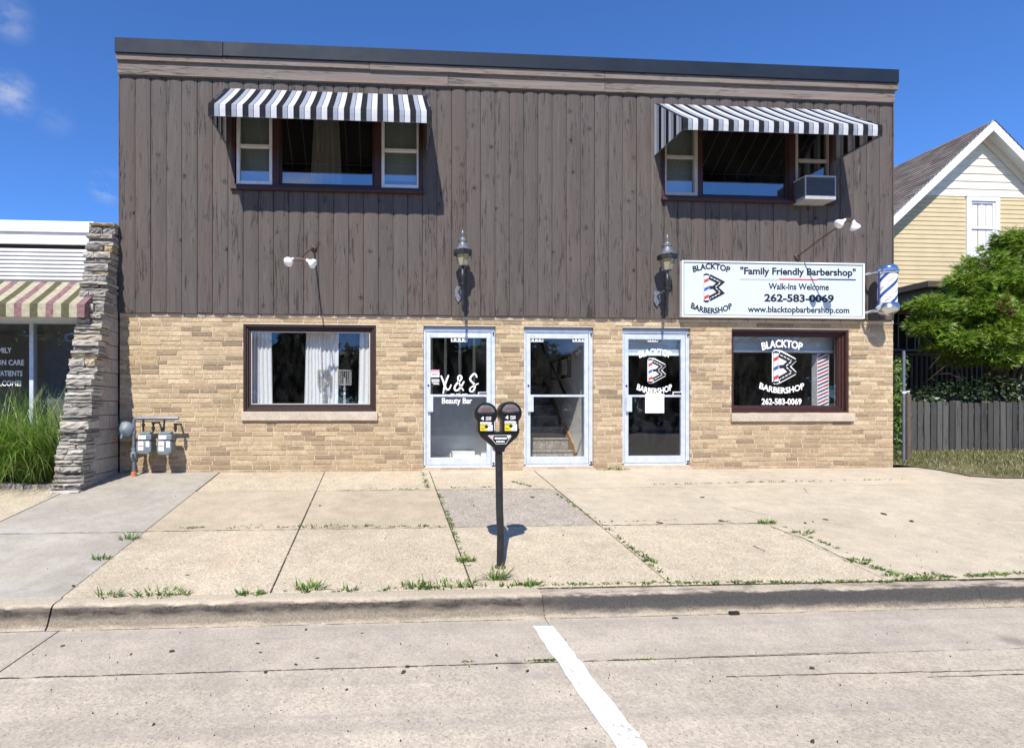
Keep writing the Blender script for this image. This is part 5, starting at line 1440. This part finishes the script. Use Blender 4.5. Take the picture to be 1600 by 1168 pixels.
# roof: two slopes with shingle courses, rake boards and soffit
th = .16
for s in (-1,1):
    P0 = Vector((pk[0],0,pk[1])); P1 = Vector((pk[0]+s*hw,0,ze)); d = (P1-P0); Ln = d.length; d.normalize(); nrm = Vector((-d.z*s,0,d.x*s)); 
    if nrm.z < 0: nrm = -nrm
    m = MB(); nc = int(Ln/.14); rng = random.Random(8)
    for c_ in range(nc):
        a = P0+d*(Ln*c_/nc); b = P0+d*(Ln*(c_+1)/nc+.02); y = yo-.02
        while y < yh+9:
            L = rng.uniform(.25,.45); yy = min(y+L, yh+9)
            lo_ = b+nrm*.022; hi = a+nrm*.004
            m.add([(hi.x,y,hi.z),(lo_.x,y,lo_.z),(lo_.x,yy-.008,lo_.z),(hi.x,yy-.008,hi.z),(b.x,y,b.z-.0),(b.x,yy-.008,b.z-.0)],[(0,1,2,3),(1,4,5,2)])
            y = yy
    m.build('roof', M['shingle'], HB, recalc=False)
    m = MB(); q = [P0, P1, P1-nrm*.05, P0-nrm*.05]; m.prism_xz([(p.x,p.z) for p in (q if s > 0 else q[::-1])], yo+.03, yh+9); m.build('soffit', M['trimwhite'], HB)
    m = MB(); q = [P0+nrm*.01, P1+nrm*.01, P1-nrm*.19, Vector((pk[0],0,pk[1]-.19/abs(nrm.z)))]; m.prism_xz([(p.x,p.z) for p in (q if s > 0 else q[::-1])], yo-.0, yo+.03); m.build('rake_board', M['trimwhite'], HB)
    m = MB(); q = [P0-nrm*.05,P1-nrm*.05,P1-nrm*.22,P0-nrm*.22-Vector((0,0,.0))]; m.prism_xz([(p.x,p.z) for p in (q if s > 0 else q[::-1])], yh-.05, yh-.027); m.build('frieze_board', M['white_clap'], HB)
# gable window
def house_window(o, y, label=None, cols=1):
    x0,x1,z0,z1 = o; m = MB(); ring(m, o, .115, y-.05, y+.02, wb=.10); m.box(x0-.03,x1+.03,y-.075,y,z0-.03,z0+.02); m.box(x0-.02,x1+.02,y-.06,y,z1-.002,z1+.05)
    f = m.build('window', M['trimwhite'], HB, bevel=.005)
    i = shrink(o,.115,.115,.10,.115); zm = (i[2]+i[3])/2; m = MB(); ring(m, (i[0],i[1],zm-.02,i[3]), .05, y-.015, y+.03); ring(m, (i[0],i[1],i[2],zm+.02), .05, y+.0, y+.035)
    m.box((i[0]+i[1])/2-.012,(i[0]+i[1])/2+.012,y-.0,y+.02,zm+.03,i[3]-.05); m.build('sash', M['trimwhite'], f)
    m = MB(); m.quad((i[0]+.04,y+.02,i[2]+.04),(i[1]-.04,y+.02,i[2]+.04),(i[1]-.04,y+.02,i[3]-.04),(i[0]+.04,y+.02,i[3]-.04)); m.build('pane', M['glass_low'], f, recalc=False)
    return i
iw = house_window((ww0,ww1,wz0,wz1), yh-.022)
# lace curtains close behind the pane, in a shallow dark box let into the wall
m = MB(); vs = []
NX = 40
for j,zz in enumerate((iw[2]+.04, iw[3]-.04)):
    for k in range(NX+1): vs.append((iw[0]+.06+(iw[1]-iw[0]-.12)*k/NX, yh-.0035+.0025*sin(k*1.7), zz))
m.add(vs, [(k,k+1,NX+2+k,NX+1+k) for k in range(NX) if k not in (12,13,28)]); o = m.build('window_curtain', M['curtain'], None, recalc=False, loc=((iw[0]+iw[1])/2,yh,iw[2])); tag(o, 'white lace curtains in the yellow house\'s gable window', 'curtain')
# porch with gutter, railing, and a near-black sheet standing in for the shade beneath
xp0 = 12.6; zpe = H+.2309*12.5-.02; ypf = 3.95
m = MB(); m.box(xp0-.25,xp0+6,ypf,yh-.03,zpe-.06,zpe+.02); m.build('porch_roof', M['porchbrown'], HB, bevel=.01)
m = MB(); m.box(xp0-.27,xp0+6,ypf-.02,yh-.03,zpe-.13,zpe-.061); m.build('porch_gutter', M['porchbrown'], HB, bevel=.01)
m = MB(); m.box(xp0-.10,xp0+6,ypf+.1,yh-.03,zpe-.36,zpe-.131); m.build('porch_beam', M['porchtan'], HB)
m = MB(); m.box(xp0-.02,xp0+6,yh-.035,yh-.03,.3,zpe-.4); m.box(xp0-3.2,xp0-.02,yh-.03,yh-.026,.3,zpe-.1); m.build('porch_shade_sheet', M['groove'], HB)
m = MB(); zr = wall(1450,556,5.4)[1]; zr0 = wall(1450,618,5.4)[1]
for k in range(44):
    x = wx(1399,5.4)+k*.135; m.box(x,x+.045,5.38,5.42,zr0,zr)
m.box(wx(1397,5.4),wx(1397,5.4)+6,5.36,5.44,zr,zr+.07); m.box(wx(1397,5.4),wx(1397,5.4)+6,5.36,5.44,zr0-.08,zr0); m.build('porch_railing', M['rail'], HB) if 'rail' in M else m.build('porch_railing', M['porchtan'], HB)
m = MB(); yw = yh-.06; xa = wx(1400,yw); xb = wx(1436,yw); zA = wall(1400,489,yw)[1]; zB = wall(1400,545,yw)[1]
ring(m, (xa-.9,xb+.03,zB-.05,zA+.05), .05, yw, yw+.02)
for u in (1404,1417,1430): m.box(wx(u,yw)-.012,wx(u,yw)+.012,yw,yw+.015,zB,zA)
m.box(xa-.9,xb,yw,yw+.015,wall(1400,505,yw)[1]-.012,wall(1400,505,yw)[1]+.012); m.build('porch_window', M['trimgrey'], HB)

# ------------------------------------------------------------------ picket fence and pipe post
yfn = 2.55; FN = thing('picket_fence', (wx(1500,yfn), yfn, .03), 'weathered dark picket fence under the pine tree', 'fence')
xa = wx(1424,yfn); z0 = wall(1424,709,yfn)[1]; z1 = wall(1500,627,yfn)[1]
m = MB(); rng = random.Random(6); x = xa; k = 0
pk_ = MB()
while x < xa+6.5:
    w_ = rng.uniform(.098,.118); t = z1+rng.uniform(-.025,.02); l = rng.uniform(-.006,.006)
    pk_.prism_xz([(x,z0+rng.uniform(0,.03)),(x+w_,z0+rng.uniform(0,.03)),(x+w_+l,t-.03),(x+w_-.025+l,t),(x+.025+l,t),(x+l,t-.03)], yfn, yfn+.02); x += w_+rng.uniform(.018,.034)
pk_.build('pickets', M['fence'], FN)
m = MB(); m.box(xa,xa+6.5,yfn+.022,yfn+.06,z0+.22,z0+.31); m.box(xa,xa+6.5,yfn+.022,yfn+.06,z1-.25,z1-.16); m.build('rail', M['fence'], FN)
for k in range(4):
    m = MB(); x = xa+.05+k*2.05; m.box(x,x+.09,yfn+.062,yfn+.15,z0-.1,z1-.05); m.build('post', M['fence'], FN)
yp = .55; m = MB(); x, zt = wall(1412,548,yp); zb = wall(1412,728,yp)[1]
PP = thing('pipe_post', (x,yp,zb), 'thin grey pipe post beside the brick corner', 'post')
m.tube([(x,yp,zb-.05),(x,yp,zt)], .022, 10); m.build('pipe', M['steel'], PP, smooth=60)
m = MB(); zc = wall(1412,613,yp)[1]; m.lathe([(.03,-.02),(.03,.02)], (x,yp,zc), 10); m.tube([(x,yp,zc),(x+.10,yp,zc+.02)], .012, 8); m.build('clamp', M['greywhite'], PP)
m = MB(); x2 = wx(1419,.7); m.tube([(x2,.7,.0),(x2+.004,.7,.5),(x2,.7,wall(1419,616,.7)[1])], .042, 10); o = m.build('rusty_post', M['rust'], None, smooth=60, loc=(x2,.7,0)); tag(o, 'thick rusty post right of the pipe post', 'post')
# dark foundation planting and boards between the fence and the porch
def leafball(mb, c, r, n, rng, s=.05, sq=(1,1,1)):
    for k in range(n):
        d = Vector((rng.gauss(0,1),rng.gauss(0,1),rng.gauss(0,1))).normalized(); p = Vector(c)+Vector((d.x*r*sq[0],d.y*r*sq[1],d.z*r*sq[2]))*rng.uniform(.55,1.05)
        nrm = (d+Vector((rng.uniform(-.8,.8),rng.uniform(-.8,.8),rng.uniform(-.2,.9)))).normalized(); a = nrm.orthogonal().normalized(); q = rng.uniform(0,2*pi); a2 = a*cos(q)+nrm.cross(a)*sin(q); b = nrm.cross(a2); L = s*rng.uniform(.6,1.3)
        mb.add([tuple(p-a2*L*.9),tuple(p-b*L*.42),tuple(p+a2*L*.9),tuple(p+b*L*.42)],[(0,1,2,3)])
rng = random.Random(51); mb = MB()
for k in range(15):
    x = wx(1432,3.0)+k*.34; leafball(mb, (x,3.05+rng.uniform(-.12,.12),.80+.25*min(1,k/3)+rng.uniform(-.1,.15)), .46, 330, rng, .05, (1,.6,1.25))
o = mb.build('hedge', M['hedge'], None, recalc=False, loc=(wx(1500,3.0),3.0,.0)); tag(o, 'dark low hedge between picket fence and porch', 'hedge')
rng = random.Random(52); mb = MB(); xv = wx(1402,.9); 
for k in range(16): leafball(mb, (xv+rng.uniform(-.06,.08),.9,.15+k*.10), .15, 70, rng, .035)
o = mb.build('climbing_vine', M['weed'], None, recalc=False, loc=(xv,.9,0)); tag(o, 'narrow green vine growing at the right brick corner', 'vine')

# ------------------------------------------------------------------ the long-needled pine
yt_ = 3.3; tx, tz = wall(1572,640,yt_)
TR = thing('pine_tree', (tx,yt_,.0), 'bushy green pine with a brown dead patch in front of the yellow house', 'tree')
rng = random.Random(61); m = MB(); 
m.tube([(tx,yt_,-.05),(tx+.03,yt_,.8),(tx-.02,yt_+.05,1.5),(tx+.1,yt_,2.3),(tx+.15,yt_+.1,3.2)], [.13,.11,.09,.07,.03], 10)
lobes = [(1462,478,30),(1452,512,24),(1490,497,32),(1505,532,26),(1520,440,30),(1475,540,22),(1545,415,34),(1530,480,36),(1585,385,32),(1575,440,40),(1560,525,30),(1615,420,44),(1600,490,40),(1640,380,45),(1650,470,50),(1610,545,28),(1655,540,36),(1700,420,60),(1700,520,50),(1575,350+22,16),(1540,555,18),(1500,560,22),(1570,560,26),(1600,570,26),(1640,570,30),(1465,505,30),(1550,455,40),(1580,505,40),(1620,460,44)]
cr = MB(); dd = MB()
def whorl(mb, p, ax, rng, L, n=13):
    ax = ax.normalized(); a = ax.orthogonal().normalized(); b = ax.cross(a)
    for k in range(n):
        q = rng.uniform(0,2*pi); sp_ = rng.uniform(.25,1.15); d = (ax*cos(sp_)+(a*cos(q)+b*sin(q))*sin(sp_)); l = L*rng.uniform(.65,1.15); s = d.orthogonal().normalized()*.0095*rng.uniform(.7,1.3); e = p+d*l; mdl = p+d*l*.5+Vector((0,0,.01))
        mb.add([tuple(p-s*.5),tuple(p+s*.5),tuple(mdl+s),tuple(e),tuple(mdl-s)],[(0,1,2,3,4)])
cc = []
for u,v,r in lobes:
    yy = yt_+rng.uniform(-.65,.45); x,z = wall(u,v,yy); R = r*(D+yy)/F; cc.append((Vector((x,yy,z)),R))
for c,R in cc:
    m.tube([(tx+.02,yt_,max(.9,c.z-1.0)),tuple((Vector((tx,yt_,c.z-.3))+c)/2),tuple(c)], [.045,.03,.012], 6)
    nt = int(195*(R/.4)**2)
    for k in range(nt):
        d = Vector((rng.gauss(0,1),rng.gauss(0,1),rng.gauss(0,.8))).normalized(); rad = R*rng.uniform(.35,1.15)**1.0; p = c+Vector((d.x*rad*1.22,d.y*rad,d.z*rad*.55))
        ax = d+Vector((0,0,.55))+Vector((rng.uniform(-.4,.4),rng.uniform(-.4,.4),0)); whorl(cr, p, ax, rng, rng.uniform(.12,.20))
for u,v in ((1566,472),(1570,484),(1575,492)):
    x,z = wall(u,v,yt_-.75)
    for k in range(4): whorl(dd, Vector((x+rng.uniform(-.06,.06),yt_-.75+rng.uniform(-.1,.1),z+rng.uniform(-.06,.06))), Vector((rng.uniform(-.4,.4),-.6,.4)), rng, .13, 14)
# bare twigs low on the left
for k in range(7):
    a = Vector(wx(1470,yt_)*Vector((1,0,0))); b = wall(rng.uniform(1405,1500),rng.uniform(500,600),yt_-.3); s_ = wall(1500,rng.uniform(520,600),yt_); m.tube([(s_[0],yt_,s_[1]),((s_[0]+b[0])/2,yt_-.15,(s_[1]+b[1])/2+.06),(b[0],yt_-.3,b[1])], [.008,.005,.002], 5)
m.build('trunk', M['bark'], TR, smooth=60)
cr.build('crown', M['needle'], TR, recalc=False); dd.build('dead_branch', M['dead'], TR, recalc=False)

# ------------------------------------------------------------------ lawn blades and the trees across the street (they stand behind the camera, in the reflections)
mb = MB(); rng = random.Random(71)
for k in range(27000):
    t = rng.random(); x = rng.uniform(7.75,15.5); y = rng.uniform(-.9,2.5)
    if x*900/(y+D)+597 > 1950: continue
    # keep right of the pavement edge
    ok = False
    for (xa_,ya_),(xb_,yb__) in zip(lawn_edge,lawn_edge[1:]):
        if x > lawn_edge[-1][0]: ok = y > lawn_edge[-1][1]+.02
        elif xa_ <= x <= xb_: ok = y > ya_+(yb__-ya_)*(x-xa_)/(xb_-xa_)+.02
    if not ok or rng.random() < .35+.3*sin(x*5)*sin(y*4): continue
    z = (gz(y)+.012) if y < 0 else .012+.018*min(1,y/.9)
    blade(mb, (x,y,z), rng.uniform(0,6.3), rng.uniform(.035,.10), .005, (rng.uniform(.1,.8), rng.uniform(.2,1.2)), rng, 2)
o = mb.build('lawn_grass', M['lawn'], recalc=False); o['kind'] = 'stuff'; o['label'] = 'sparse yellow-green grass in front of the picket fence'
mb = MB(); rng = random.Random(81)
for k in range(40):
    x = -50+k*2.7+rng.uniform(-1,1); h = rng.uniform(4.6,7.2); y = -31+rng.uniform(-2,2)
    for q in range(6): leafball(mb, (x+rng.uniform(-1.4,1.4),y+rng.uniform(-1,1),h*rng.uniform(.35,.82)), rng.uniform(1.3,2.1), 300, rng, .42)
    leafball(mb, (x,y,1.2), 1.9, 260, rng, .34, (1.2,1,1))
o = mb.build('treeline', M['hedge'], recalc=False); o['kind'] = 'stuff'; o['label'] = 'leafy trees across the street, seen reflected in the shop windows'
